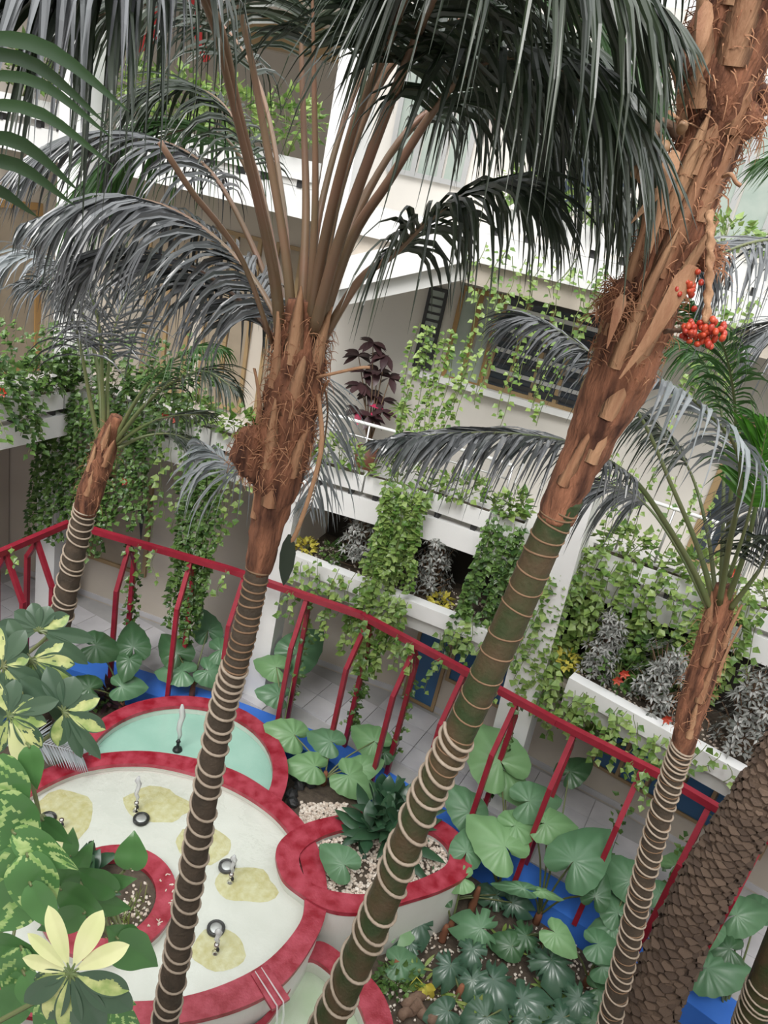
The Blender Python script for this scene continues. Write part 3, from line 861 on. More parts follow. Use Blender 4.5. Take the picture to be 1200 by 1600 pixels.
p = at_z(278, 1165, .34)
t = thing('fountain_nozzle', (p.x, p.y, .27), 'dark fountain nozzle with a tall white jet in the teal pool', 'nozzle')
MB().lathe((p.x, p.y, .271), [(.06, 0), (.05, .03), (.02, .04), (.02, .12), (.03, .13), (.015, .16)], 14).build('body', 'black_rubber', t, True)
m = MB(); m.tube([Vector((p.x + .01 * math.sin(i * 2), p.y + .01 * math.cos(i * 1.6), .42 + .09 * i)) for i in range(7)], [.015, .025, .03, .034, .036, .034, .015], 8, jit=lambda i, k, v: 1 + .3 * noise.noise(v * 30))
m.build('water_jet', 'water_jet', t, True)
# black stones and pale gravel between the pools and the gravel planter
for k, (px, py) in enumerate(((462, 1210), (470, 1224), (488, 1222), (458, 1252), (456, 1238), (484, 1210), (468, 1198))):
    p = at_z(px, py, .1)
    o = MB().blob((p.x, p.y, .08), .075, .8, 7, 5, .22).build('black_stone', 'black_stone', None, False, p)
    tag(o, 'rough black stone lying between teal pool and white gravel', 'stone', 'black stones by the teal pool')
g = MB()
for k in range(420):
    p = at_z(random.uniform(470, 545), random.uniform(1252, 1285), .1)
    g.blob((p.x, p.y, .05 + random.uniform(0, .03)), random.uniform(.014, .028), .7, 5, 3, .3)
o = g.build('gravel', 'pebble'); tag(o, 'pale gravel heaped between the teal pool and the kidney planter', 'gravel', kind='stuff')
sb = MB().prism(closed([(-.3, 6.6), (.2, 6.75), (.5, 7.0), (.3, 7.3), (-.2, 7.3), (-.4, 6.95)], 0), -.35, .045)
struct(sb, 'floor_gravel_shelf', 'soil')
g = MB()
for k in range(700):
    p = at_z(random.uniform(600, 950), random.uniform(1450, 1600), -.27)
    g.blob((p.x, p.y, -.265 + .05 * noise.noise(Vector((p.x * 1.7, p.y * 1.7, 0)))), random.uniform(.008, .022), .7, 5, 3, .3)
o = g.build('garden_pebbles', 'pebble'); tag(o, 'scattered pale pebbles on the dark garden soil', 'pebbles', kind='stuff')

# ================================================================== palms
LEAFLET_COUNT = {}
def px_path(ctrl, n):
    """photograph positions with a distance into the court -> smooth path in the building"""
    P = [tuple(at_y(x, y, Y)) for x, y, Y in ctrl]
    return [Vector(p) for p in smooth_path(P, n)]
def blade(p, d, wdir, L, W, droop, seg=5, fold=.25, tw=0.0):
    path = []; ws = []
    for i in range(seg + 1):
        u = i / seg
        path.append(p + d * (L * u * (1 - .28 * droop * u)) + Vector((0, 0, -1)) * (L * droop * .62 * u * u))
        ws.append(W * .5 * (.4 + 1.5 * u if u < .3 else .85 * max(.02, 1 - ((u - .3) / .7) ** 1.25)))
    wd = []
    for i in range(seg + 1):
        t = (path[min(i + 1, seg)] - path[max(i - 1, 0)]).normalized()
        v = wdir - t * wdir.dot(t)
        wd.append(v.normalized())
    return path, wd, ws
def frond(root, ctrl, n=34, start=.35, L=.55, W=.045, droop=.8, leaf='frond_dark', stalk='petiole', r0=.02, seed=0, side_up=None, limit=300,
          tipL=.35, spread=1.0, one_side=0, ang0=62, ang1=32):
    """one pinnate leaf: tapering stalk with leaflets in two rows that bend down with their weight"""
    n, W = int(n * 1.45), W * .64
    rnd = random.Random(seed * 31 + 5)
    N = 36
    P = px_path(ctrl, N)
    fr = MB().tube(P, [max(.0025, r0 * (1 - .9 * (i / (N - 1)) ** .8)) for i in range(N)], 7).build('frond', stalk, root, True)
    rest = MB()
    key = root.name
    for k in range(n):
        s = start + (1 - start) * (k + .5) / n
        u = s * (N - 1); i = min(int(u), N - 2); p = P[i].lerp(P[i + 1], u - i)
        t = (P[i + 1] - P[i]).normalized()
        upv = Vector(side_up) if side_up else Vector((0, 0, 1))
        S = t.cross(upv)
        if S.length < .25: S = t.cross(Vector((0, -1, .3)))
        S.normalize()
        q = (s - start) / (1 - start)
        a = R(ang0 + (ang1 - ang0) * q + rnd.uniform(-13, 13))
        ll = L * (.62 + .55 * math.sin(math.pi * min(1, q * .95 + .10)) ** .8 * 1.0) * (1 - (1 - tipL) * max(0, (q - .55) / .45) ** 1.5) * rnd.uniform(.9, 1.08)
        nrm = S.cross(t).normalized()
        for e in (1, -1):
            if one_side and e != one_side: continue
            d = (S * e * math.sin(a) * spread + t * math.cos(a) + nrm * .12).normalized()
            path, wd, ws = blade(p, d, (t + Vector((rnd.uniform(-.5, .5), rnd.uniform(-.5, .5), rnd.uniform(-.4, .4)))).normalized(), ll, W * rnd.uniform(.85, 1.1), droop * rnd.uniform(.55, 1.35))
            LEAFLET_COUNT[key] = LEAFLET_COUNT.get(key, 0) + 1
            if LEAFLET_COUNT[key] <= limit:
                MB().strip(path, wd, ws, .45).build('leaflet', leaf, fr)
            else:
                rest.strip(path, wd, ws, .45)
    if rest.f:
        tag(rest.build('leaflets', leaf, fr), kind='stuff')
    return fr
def trunk_tube(root, ctrl, name, material, n, sides, bump=0.0, bs=6.0, sub=None):
    """ctrl: (x, y, Y, width in the photograph)"""
    P = []; rad = []
    for x, y, Y, wpx in ctrl:
        p = at_y(x, y, Y); P.append(tuple(p) + (pxlen(wpx, p) / 2,))
    sm = smooth_path(P, n)
    path = [Vector(q[:3]) for q in sm]; rad = [q[3] for q in sm]
    jit = (lambda i, k, v: 1 + bump * (noise.noise(v * bs) + .5 * noise.noise(v * bs * 2.7))) if bump else None
    MB().tube(path, rad, sides, True, jit).build(name, material, root, True)
    return path, rad
def to_ground(path, rad, root, name, material, foot, z=-.36, grow=1.12):
    """the hidden lower trunk, carried on to the soil"""
    a = path[0]; b = Vector((foot[0], foot[1], z))
    MB().tube([a + (path[0] - path[1]) * 0.0, a.lerp(b, .35), a.lerp(b, .7), b], [rad[0], rad[0] * 1.02, rad[0] * grow, rad[0] * grow * 1.15], 18).build(name, material, root, True)
def cut_along(path, rad, s):
    u = s * (len(path) - 1); i = min(int(u), len(path) - 2)
    return path[i].lerp(path[i + 1], u - i), rad[i] + (rad[i + 1] - rad[i]) * (u - i), (path[i + 1] - path[i]).normalized()
def frame_of(t):
    x = t.cross(Vector((0, 1, 0))).normalized()       # roughly sideways
    y = x.cross(t).normalized()
    if (EYE - Vector((0, 3, 5))).dot(y) < 0: pass
    return x, y
def scars(root, path, rad, s0, s1, n, tilt=.18, th=.0045, material='ring_scar'):
    for k in range(n):
        s = s0 + (s1 - s0) * (k + .5 + random.uniform(-.15, .15)) / n
        c, r, t = cut_along(path, rad, s); x, y = frame_of(t)
        ph = random.uniform(0, 6.28); tl = tilt * random.uniform(.3, 1)
        pts = [c + (x * math.cos(2 * math.pi * i / 18) + y * math.sin(2 * math.pi * i / 18)) * (r * 1.004) + t * r * tl * math.sin(2 * math.pi * i / 18 + ph) for i in range(19)]
        MB().tube(pts, th, 5, False).build('ring_scar', material, root, True)
def coil(path, rad, s0, s1, turns, th, label, wob=.25, material='rope', gap=1.03):
    n = int(turns * 20); pts = []
    for i in range(n + 1):
        a = i / 20 * 2 * math.pi
        uneven = .5 * math.sin(i / 20 * 1.7) + .35 * math.sin(i / 20 * 4.1 + 1)
        s = s0 + (s1 - s0) * min(1, max(0, (i / 20 + uneven * wob) / turns))
        c, r, t = cut_along(path, rad, s); x, y = frame_of(t)
        pts.append(c + (x * math.cos(a) + y * math.sin(a)) * (r * gap + th * .6) + t * r * .22 * math.sin(a + .6))
    o = MB().tube(pts, th, 6).build('rope_coil', material, None, True, pts[0])
    return tag(o, label, 'rope')
def fibre(root, path, rad, s0, s1, n, L, seed=0):
    rnd = random.Random(seed); m = MB()
    for k in range(n):
        c, r, t = cut_along(path, rad, rnd.uniform(s0, s1)); x, y = frame_of(t)
        a = rnd.uniform(0, 6.28); o = x * math.cos(a) + y * math.sin(a); tg = t.cross(o)
        p = c + o * r * .97
        d = (o * rnd.uniform(.05, .7) + t * rnd.uniform(-1, .6) + tg * rnd.uniform(-1, 1)).normalized()
        l = L * rnd.uniform(.4, 1.2)
        q = [p, p + d * l * .4 + o * .01, p + d * l * .75 + Vector((0, 0, -l * .15)), p + d * l + Vector((0, 0, -l * .35)) - o * .008]
        m.tube(q, [.0022, .002, .0015, .0007], 3, False)
    return tag(m.build('fibre', 'fibre_hair', root), kind='stuff')
def sheath(root, path, rad, s, ang, L, W, lift=.35, name='leaf_base', material='dry_sheath', up=1, curl=0.0, lift0=1.0):
    """pointed stub of an old leaf lying against the trunk"""
    c, r, t = cut_along(path, rad, s); x, y = frame_of(t)
    o = x * math.cos(ang) + y * math.sin(ang); tg = t.cross(o).normalized()
    pts = []; ws = []
    for i in range(7):
        u = i / 6
        pts.append(c + o * (r * lift0 + .004 + lift * L * u * u) + t * up * L * (u - .1) + tg * curl * L * u * u)
        ws.append(W * .5 * (1 - u) ** .7 * (1 if u > .1 else .8) + .003)
    m = MB()
    vs = []
    for p, w_ in zip(pts, ws):
        vs += [p + tg * w_ - o * w_ * .35, p + o * .008, p - tg * w_ - o * w_ * .35, p - o * .006]
    fs = []
    for i in range(6):
        for k in range(4): fs.append((4 * i + k, 4 * i + (k + 1) % 4, 4 * i + 4 + (k + 1) % 4, 4 * i + 4 + k))
    m.add(vs, fs); return m.build(name, material, root, True)

# ---- palm A: banded slim trunk in the middle left, brown shaggy crown
pa = at_y(262, 1590, 3.3)
PA = thing('palm_tree', (pa.x - .12, pa.y - .1, -.36), 'slim banded palm before the cream basin, brown shaggy crownshaft at picture middle', 'palm')
pathA, radA = trunk_tube(PA, [(255, 1612, 3.30, 39), (299, 1370, 3.33, 39), (343, 1130, 3.36, 39), (379, 1000, 3.38, 38), (405, 880, 3.40, 37)], 'trunk', 'brown_trunk', 60, 20, .03, 12)
to_ground(pathA, radA, PA, 'lower_trunk', 'brown_trunk', (PA.location.x, PA.location.y))
scars(PA, pathA, radA, .64, .99, 13, .12, .006)
pathA2, radA2 = trunk_tube(PA, [(404, 893, 3.40, 38), (414, 840, 3.40, 50), (426, 780, 3.40, 64), (440, 710, 3.41, 84), (450, 650, 3.42, 88), (463, 590, 3.42, 84), (473, 530, 3.43, 78), (480, 470, 3.44, 58)],
                           'fibre_sheath', 'fibre_bark', 60, 28, .16, 9)
lb = at_y(392, 700, 3.36)
lpath = smooth_path([(*at_y(x, y, Y), r_) for x, y, Y, r_ in ((428, 742, 3.40, .05), (402, 738, 3.36, .065), (386, 708, 3.35, .072), (394, 686, 3.36, .06), (424, 674, 3.40, .04))], 22)
MB().tube([Vector(q[:3]) for q in lpath], [q[3] for q in lpath], 16, True, lambda i, k, v: 1 + .3 * noise.noise(v * 22) + .15 * noise.noise(v * 60)).build('fibre_lump', 'fibre_bark', PA, True)
fibre(PA, [Vector(q[:3]) for q in lpath], [q[3] for q in lpath], .05, .95, 260, .06, 4)
fibre(PA, pathA2, radA2, .34, .95, 800, .075, 3)
for k, (s, a, L, W, lf) in enumerate(((.42, -1.2, .34, .10, .05), (.40, -2.3, .26, .09, .15), (.62, -1.8, .30, .11, .06), (.70, -.7, .34, .10, .08), (.55, -.3, .25, .09, .2), (.8, -1.4, .34, .10, .03),
                                      (.78, -2.5, .3, .1, .06), (.30, -1.6, .28, .09, .03), (.66, .6, .3, .1, .2), (.5, 2.4, .3, .1, .2), (.24, -.7, .22, .07, .04))):
    sheath(PA, pathA2, radA2, s, a, L, W, lf)
for pts, r in (([(497, 615, 3.38), (503, 690, 3.34), (488, 760, 3.33), (464, 830, 3.36), (452, 850, 3.38)], .012), ([(492, 590, 3.36), (515, 585, 3.30), (560, 575, 3.26), (578, 574, 3.26)], .007)):
    MB().tube(px_path(pts, 14), r, 6).build('dry_stalk', 'dry_sheath', PA, True)
dst = px_path([(250, 222, 3.0), (300, 300, 3.1), (345, 355, 3.2), (385, 420, 3.3), (428, 545, 3.42)], 12)
MB().tube(dst, .012, 6).build('bare_petiole', 'petiole', PA, True)
C0 = (468, 500, 3.44)
FA = [
    # leaning left and up
    dict(ctrl=[(440, 545, 3.44), (425, 410, 3.3), (370, 170, 3.0), (342, 40, 2.8), (290, -40, 2.6), (200, -62, 2.4), (90, -30, 2.2), (-40, 60, 2.1)], n=50, start=.48, L=.60, W=.050, droop=1.0, leaf='frond_dark', r0=.030, seed=1, ang0=50, ang1=30),
    dict(ctrl=[(458, 520, 3.46), (444, 380, 3.5), (412, 200, 3.5), (385, 60, 3.45), (350, -60, 3.4), (260, -130, 3.3), (130, -60, 3.2)], n=34, start=.55, L=.55, W=.04, droop=.9, r0=.026, seed=2),
    dict(ctrl=[(470, 515, 3.46), (478, 330, 3.6), (472, 130, 3.7), (466, -40, 3.75), (430, -160, 3.8)], n=26, start=.55, L=.55, W=.04, droop=.8, r0=.026, seed=3),
    dict(ctrl=[(482, 515, 3.44), (492, 330, 3.4), (491, 140, 3.35), (488, 0, 3.3), (480, -150, 3.3)], n=26, start=.6, L=.55, W=.04, droop=.8, r0=.022, seed=4),
    # rising right
    dict(ctrl=[(484, 520, 3.40), (505, 385, 3.25), (552, 200, 3.0), (608, 66, 2.8), (655, -60, 2.6), (720, -140, 2.4), (800, -130, 2.3)], n=36, start=.45, L=.50, W=.045, droop=.9, r0=.030, seed=5),
    dict(ctrl=[(490, 520, 3.36), (525, 392, 3.2), (582, 232, 3.0), (634, 100, 2.85), (690, -20, 2.7), (790, -90, 2.6), (920, -60, 2.5), (1050, 40, 2.5)], n=46, start=.42, L=.72, W=.05, droop=1.0, r0=.030, seed=6),
    dict(ctrl=[(496, 525, 3.40), (548, 376, 3.3), (608, 282, 3.2), (678, 172, 3.1), (740, 105, 3.0), (830, 90, 2.95), (930, 140, 2.9), (1010, 225, 2.9)], n=46, start=.42, L=.80, W=.055, droop=1.0, r0=.028, seed=7),
    dict(ctrl=[(498, 540, 3.42), (560, 440, 3.4), (614, 398, 3.35), (668, 345, 3.3), (722, 307, 3.3), (790, 290, 3.3), (850, 320, 3.3)], n=40, start=.30, L=.72, W=.055, droop=1.0, r0=.024, seed=8),
    dict(ctrl=[(488, 520, 3.50), (540, 360, 3.7), (620, 230, 3.9), (700, 160, 4.0), (780, 180, 4.1), (850, 240, 4.15)], n=34, start=.45, L=.6, W=.042, droop=.9, r0=.022, seed=9),
    dict(ctrl=[(478, 515, 3.52), (500, 330, 3.8), (560, 130, 4.0), (640, 20, 4.1), (740, -10, 4.2), (840, 50, 4.25)], n=34, start=.45, L=.6, W=.04, droop=.8, r0=.022, seed=10),
    # grey fronds drooping left
    dict(ctrl=[(450, 560, 3.5), (425, 485, 3.6), (375, 410, 3.7), (300, 345, 3.75), (220, 312, 3.75), (130, 318, 3.7), (40, 350, 3.6)], n=64, start=.12, L=.60, W=.052, droop=1.2, leaf='frond_grey', r0=.022, seed=11),
    dict(ctrl=[(446, 560, 3.7), (405, 500, 3.8), (330, 435, 3.9), (255, 400, 4.0), (180, 392, 4.0), (110, 420, 3.9)], n=56, start=.15, L=.62, W=.05, droop=1.1, leaf='frond_grey', r0=.02, seed=12),
    dict(ctrl=[(448, 540, 3.6), (430, 400, 4.0), (398, 260, 4.3), (350, 165, 4.4), (285, 135, 4.5), (210, 165, 4.5)], n=36, start=.4, L=.62, W=.035, droop=1.1, leaf='frond_dark', r0=.02, seed=13),
    dict(ctrl=[(446, 550, 3.6), (410, 420, 3.9), (330, 270, 4.1), (230, 215, 4.2), (120, 220, 4.2), (20, 270, 4.1)], n=46, start=.35, L=.6, W=.045, droop=1.0, leaf='frond_grey', r0=.02, seed=16),
    dict(ctrl=[(456, 530, 3.6), (440, 300, 4.2), (400, 120, 4.6), (320, 20, 4.8), (200, 10, 4.9), (80, 60, 4.9)], n=46, start=.4, L=.7, W=.045, droop=1.0, r0=.02, seed=17),
    dict(ctrl=[(490, 520, 3.46), (530, 300, 3.5), (600, 120, 3.5), (690, 40, 3.4), (800, 30, 3.35), (910, 80, 3.3), (990, 160, 3.3)], n=52, start=.4, L=.62, W=.05, droop=1.0, r0=.024, seed=18),
    dict(ctrl=[(494, 520, 3.5), (560, 330, 3.7), (650, 190, 3.8), (750, 150, 3.9), (850, 180, 3.9), (930, 250, 3.9), (980, 330, 3.9)], n=50, start=.4, L=.7, W=.05, droop=1.0, r0=.024, seed=19),
    dict(ctrl=[(490, 520, 3.6), (530, 280, 4.0), (610, 90, 4.3), (720, 10, 4.4), (840, 0, 4.5), (960, 60, 4.5), (1040, 160, 4.5)], n=50, start=.35, L=.8, W=.055, droop=.9, leaf='frond_green', r0=.024, seed=20),
    dict(ctrl=[(456, 540, 3.7), (425, 380, 4.4), (372, 240, 4.8), (310, 200, 5.0), (230, 225, 5.0), (165, 280, 5.0)], n=40, start=.4, L=.95, W=.05, droop=1.0, leaf='frond_green', r0=.02, seed=81),
    dict(ctrl=[(441, 545, 3.45), (424, 410, 3.28), (366, 170, 2.95), (330, 30, 2.7), (270, -70, 2.45), (160, -100, 2.2), (40, -80, 2.0), (-80, 0, 1.9)], n=44, start=.55, L=.55, W=.05, droop=.9, leaf='frond_grey', r0=.02, seed=82, ang0=46, ang1=26),
    # low fronds hanging behind the crown
    dict(ctrl=[(452, 640, 3.7), (420, 690, 4.0), (385, 740, 4.2), (345, 715, 4.3), (305, 690, 4.3)], n=20, start=.28, L=.42, W=.05, droop=1.25, leaf='frond_blue', r0=.014, seed=14),
    dict(ctrl=[(478, 560, 3.7), (500, 590, 3.9), (512, 640, 4.0), (500, 730, 4.0), (484, 800, 4.0)], n=26, start=.15, L=.36, W=.03, droop=.8, leaf='frond_blue', r0=.012, seed=15),
]
sd_ = [d_['seed'] for d_ in FA]
order = [sd_.index(q) for q in (1, 11, 7, 6, 8, 82, 16, 12, 13, 81, 5, 2, 9, 14, 15, 17, 10, 18, 3, 4, 19, 20)]
for i in order:
    frond(PA, **FA[i])
coil(pathA, radA, .0, .66, 27, .0085, 'pale rope coiled round the slim banded trunk before the cream basin', .35)
MB().strip(px_path([(452, 835, 3.36), (450, 860, 3.36), (446, 895, 3.36), (443, 915, 3.36)], 6), CX, [.006, .03, .04, .036, .02, .002], .2).build('dry_leaflet', 'frond_dark', PA, True)

# ---- palm B: thick leaning trunk at right, fibre sheath to the top of the picture
PB = thing('palm_tree', (.25, 2.75, -.36), 'thick palm leaning right with green ringed trunk and shaggy brown upper trunk', 'palm')
pathB, radB = trunk_tube(PB, [(505, 1615, 2.982, 51), (585, 1440, 2.996, 51), (655, 1270, 3.010, 50), (715, 1150, 3.025, 50), (785, 1000, 3.039, 52), (850, 850, 3.053, 53), (885, 775, 3.053, 56)], 'trunk', 'green_trunk', 70, 24, .02, 7)
to_ground(pathB, radB, PB, 'lower_trunk', 'brown_trunk', (.25, 2.75))
scars(PB, pathB, radB, .42, .98, 16, .22, .005)
pathB2, radB2 = trunk_tube(PB, [(868, 812, 3.053, 55), (884, 768, 3.053, 62), (926, 682, 3.053, 76), (962, 605, 3.053, 96), (995, 515, 3.053, 102), (1030, 430, 3.039, 92), (1070, 320, 3.025, 94), (1110, 210, 3.010, 102), (1130, 100, 2.982, 130), (1165, -10, 2.954, 132), (1200, -110, 2.925, 130)],
                           'fibre_sheath', 'fibre_bark', 90, 30, .13, 11)
fibre(PB, pathB2, radB2, .33, .98, 1100, .06, 8)
for (s, a, L, W, lf, up) in ((.27, -1.5, .36, .085, .02, 1), (.36, -1.1, .42, .07, .03, 1), (.44, -2.0, .32, .09, .05, 1), (.52, -1.4, .36, .09, .03, 1), (.60, -2.0, .30, .10, .04, 1), (.58, -.9, .30, .09, .06, 1), (.66, -1.3, .34, .10, .03, 1),
                         (.72, -2.1, .3, .1, .05, 1), (.76, -.8, .3, .1, .08, 1), (.82, -1.5, .36, .11, .03, 1), (.9, -1.1, .34, .10, .04, 1), (.9, -2.2, .3, .1, .04, 1), (.4, -.4, .34, .08, .08, 1), (.50, -.2, .3, .08, .15, 1), (.18, -1.8, .26, .07, .02, 1), (.13, -1.0, .24, .06, .02, 1),
                         (.70, -.1, .24, .09, .4, 1), (.62, .1, .2, .08, .5, 1)):
    sheath(PB, pathB2, radB2, s, a, L * 1.25, W * 1.1, lf, up=up, curl=random.uniform(-.12, .12))
for pts, w_ in (([(1085, 415, 2.812), (1055, 465, 2.797), (1015, 530, 2.797), (968, 592, 2.812)], .028), ([(1058, 235, 2.812), (1042, 280, 2.783), (1030, 330, 2.769), (1016, 396, 2.769)], .022), ([(1050, 270, 2.797), (1020, 310, 2.769), (985, 350, 2.755)], .016),
                ([(1108, 2, 2.812), (1098, 60, 2.783), (1085, 100, 2.797)], .02), ([(1048, 172, 2.812), (1070, 190, 2.797), (1100, 205, 2.812)], .014), ([(975, 460, 2.840), (962, 500, 2.797), (948, 545, 2.797)], .016)):
    P = px_path(pts, 8)
    MB().strip(P, imdir(20), [w_ * 1.3 * q for q in (.5, 1, .9, .8, .65, .5, .3, .08)], .5).build('dry_sheath', 'dry_sheath', PB, True)
# hairy lumps on both edges
for c, r in (((958, 478, 2.954), .05), ((968, 455, 2.954), .04), ((1160, 190, 2.954), .06), ((1180, 160, 2.982), .05), ((1105, 400, 2.982), .045)):
    p = at_y(*c); MB().tube([p + Vector((0, 0, r * q)) for q in (-1.2, -.8, -.3, .3, .8, 1.2)], [r * .3, r * .8, r, r, r * .75, r * .2], 14, True, lambda i, k, v: 1 + .4 * noise.noise(v * 18)).build('fibre_lump', 'fibre_bark', PB, True); fibre(PB, [p - Vector((0, 0, r)), p, p + Vector((0, 0, r))], [r * .8, r, r * .7], 0.02, .98, 90, .08, int(r * 1000))
def berries(root, name, pts, r, n, material, stalk_mat, spread, seed, thr=.009):
    rnd = random.Random(seed)
    P = px_path(pts, 12)
    st = MB().tube(P, thr, 6, True, lambda i, k, v: 1 + .35 * math.sin(i * 2.2 + k)).build(name, stalk_mat, root, True)
    me = None
    for k in range(n):
        c = P[-1] + Vector((rnd.gauss(0, spread), rnd.gauss(0, spread * .7), rnd.gauss(0, spread)))
        if me is None:
            b = MB().blob((0, 0, 0), r, 1.35, 8, 6); me = bpy.data.meshes.new('fruit'); me.from_pydata(b.v, [], b.f); me.materials.append(M[material])
            me.polygons.foreach_set('use_smooth', [True] * len(me.polygons))
        piece('fruit', me, st, Matrix.Translation(c) @ Matrix.Rotation(rnd.uniform(0, 3), 4, 'X'))
berries(PB, 'fruit_stalk', [(1040, 518, 2.911), (1062, 516, 2.812), (1078, 513, 2.769)], .0105, 26, 'red_fruit', 'log_bark', .018, 1)
berries(PB, 'fruit_stalk', [(1060, 505, 2.911), (1090, 510, 2.783), (1108, 520, 2.769)], .0115, 34, 'red_fruit', 'log_bark', .020, 2, .005)
berries(PB, 'fruit_stalk', [(1052, 440, 2.911), (1068, 440, 2.840), (1075, 446, 2.826)], .0105, 30, 'red_fruit', 'log_bark', .019, 3, .005)
berries(PB, 'fruit_stalk', [(1062, 215, 2.982), (1035, 190, 2.925), (1020, 215, 2.897), (1018, 255, 2.883)], .018, 14, 'brown_fruit', 'log_bark', .040, 4, .016)
P = px_path([(1108, 330, 2.840), (1110, 380, 2.797), (1108, 440, 2.783), (1103, 505, 2.769)], 40)
MB().tube(P, .013, 8, True, lambda i, k, v: 1 + .35 * math.sin(i * 1.1 + k * 1.57)).build('braided_stalk', 'dry_sheath', PB, True)
P = px_path([(1130, 276, 2.868), (1142, 272, 2.812), (1150, 285, 2.797), (1157, 290, 2.797)], 10)
MB().tube(P, .007, 6).build('dry_stalk', 'dry_sheath', PB, True)
FB = [
    dict(ctrl=[(1195, -90, 2.925), (1130, -260, 3.124), (1000, -300, 3.408), (860, -190, 3.692), (760, -40, 3.976)], n=34, start=.35, L=.6, W=.046, droop=1.0, r0=.026, seed=21),
    dict(ctrl=[(1200, -90, 2.982), (1170, -280, 3.550), (1090, -250, 4.118), (1010, -120, 4.402), (960, 20, 4.544)], n=30, start=.35, L=.6, W=.046, droop=1.0, r0=.026, seed=22),
    dict(ctrl=[(1185, -90, 2.840), (1080, -260, 2.698), (900, -280, 2.627), (720, -160, 2.556), (610, -20, 2.556)], n=32, start=.42, L=.5, W=.05, droop=1.0, leaf='frond_dark', r0=.026, seed=23),
]
for fdef in FB: frond(PB, **fdef)
coil(pathB, radB, .0, .52, 18, .0095, 'pale rope wound in loose pairs round the thick leaning trunk', .45)

# ---- palm D: slim palm at lower right, crown low before the right bay
PD = thing('palm_tree', (3.0, 4.62, -.36), 'slim palm at lower right, rope banded trunk and low spreading crown', 'palm')
pathD, radD = trunk_tube(PD, [(948, 1615, 4.45, 33), (983, 1470, 4.46, 33), (1014, 1340, 4.47, 33), (1048, 1220, 4.48, 33), (1072, 1150, 4.48, 33)], 'trunk', 'brown_trunk', 50, 18, .03, 12)
to_ground(pathD, radD, PD, 'lower_trunk', 'brown_trunk', (3.0, 4.62))
scars(PD, pathD, radD, .05, .98, 26, .1, .005)
pathD2, radD2 = trunk_tube(PD, [(1066, 1175, 4.48, 34), (1080, 1110, 4.48, 42), (1098, 1050, 4.48, 45), (1112, 1000, 4.48, 45), (1124, 955, 4.48, 38), (1132, 915, 4.48, 26)], 'fibre_sheath', 'fibre_bark', 40, 22, .12, 7)
fibre(PD, pathD2, radD2, .1, .95, 200, .10, 5)
for (s, a, L, W, lf) in ((.3, -1.6, .34, .09, .03), (.5, -1.2, .34, .09, .04), (.62, -2.3, .34, .08, .08), (.12, -1.5, .3, .08, .02), (.7, -.5, .3, .08, .08), (.45, -2.6, .4, .07, .1)):
    sheath(PD, pathD2, radD2, s, a, L, W, lf)
FD = [
    dict(ctrl=[(1112, 955, 4.47), (1080, 885, 4.3), (1035, 810, 4.1), (985, 745, 3.9), (900, 696, 3.6), (800, 678, 3.4), (700, 678, 3.2), (592, 690, 3.1)], n=72, start=.42, L=.42, W=.046, droop=1.0, leaf='frond_grey', stalk='green_petiole', r0=.024, seed=31, ang0=44, ang1=22),
    dict(ctrl=[(1118, 950, 4.5), (1092, 860, 4.6), (1050, 760, 4.7), (1000, 650, 4.8), (930, 560, 4.9), (850, 505, 4.9), (800, 500, 4.9)], n=44, start=.5, L=.6, W=.04, droop=.9, leaf='frond_grey', stalk='green_petiole', r0=.022, seed=32),
    dict(ctrl=[(1124, 945, 4.44), (1140, 850, 4.2), (1156, 770, 4.0), (1150, 700, 3.85), (1100, 640, 3.7), (1040, 595, 3.6), (1000, 590, 3.55)], n=22, start=.4, L=.46, W=.075, droop=1.1, leaf='frond_blue', stalk='green_petiole', r0=.022, seed=33),
    dict(ctrl=[(1130, 940, 4.5), (1140, 800, 4.6), (1150, 660, 4.6), (1130, 540, 4.5), (1080, 470, 4.4)], n=36, start=.45, L=.45, W=.04, droop=.7, leaf='frond_green', stalk='green_petiole', r0=.022, seed=34),
    dict(ctrl=[(1136, 940, 4.45), (1165, 860, 4.3), (1190, 760, 4.2), (1230, 680, 4.1), (1290, 640, 4.0)], n=26, start=.45, L=.5, W=.045, droop=.8, leaf='frond_green', stalk='green_petiole', r0=.022, seed=35),
    dict(ctrl=[(1142, 950, 4.42), (1180, 900, 4.3), (1215, 850, 4.2), (1270, 820, 4.1)], n=20, start=.4, L=.5, W=.045, droop=.9, leaf='frond_dark', stalk='green_petiole', r0=.02, seed=36),
    dict(ctrl=[(1108, 955, 4.6), (1060, 860, 4.9), (1010, 790, 5.1), (960, 760, 5.2), (900, 770, 5.2)], n=30, start=.5, L=.5, W=.045, droop=1.1, leaf='frond_grey', stalk='green_petiole', r0=.018, seed=37),
    dict(ctrl=[(1120, 945, 4.6), (1105, 830, 4.9), (1075, 730, 5.1), (1020, 660, 5.2), (960, 640, 5.2)], n=34, start=.5, L=.55, W=.042, droop=1.0, leaf='frond_dark', stalk='green_petiole', r0=.018, seed=38),
    dict(ctrl=[(1126, 945, 4.6), (1130, 800, 4.9), (1128, 650, 5.2), (1090, 560, 5.3), (1020, 520, 5.3)], n=34, start=.5, L=.55, W=.042, droop=.9, leaf='frond_green', stalk='green_petiole', r0=.018, seed=39),
]
for fdef in FD: frond(PD, **fdef)
# broad young leaf, bright green
frond(PD, [(1140, 900, 4.2), (1166, 820, 4.0), (1184, 740, 3.9), (1200, 660, 3.85)], n=14, start=.45, L=.34, W=.085, droop=.3, leaf='young_leaf', stalk='green_petiole', r0=.014, seed=40)
coil(pathD, radD, .0, .95, 32, .008, 'pale rope wound tightly round the slim palm at lower right', .3)

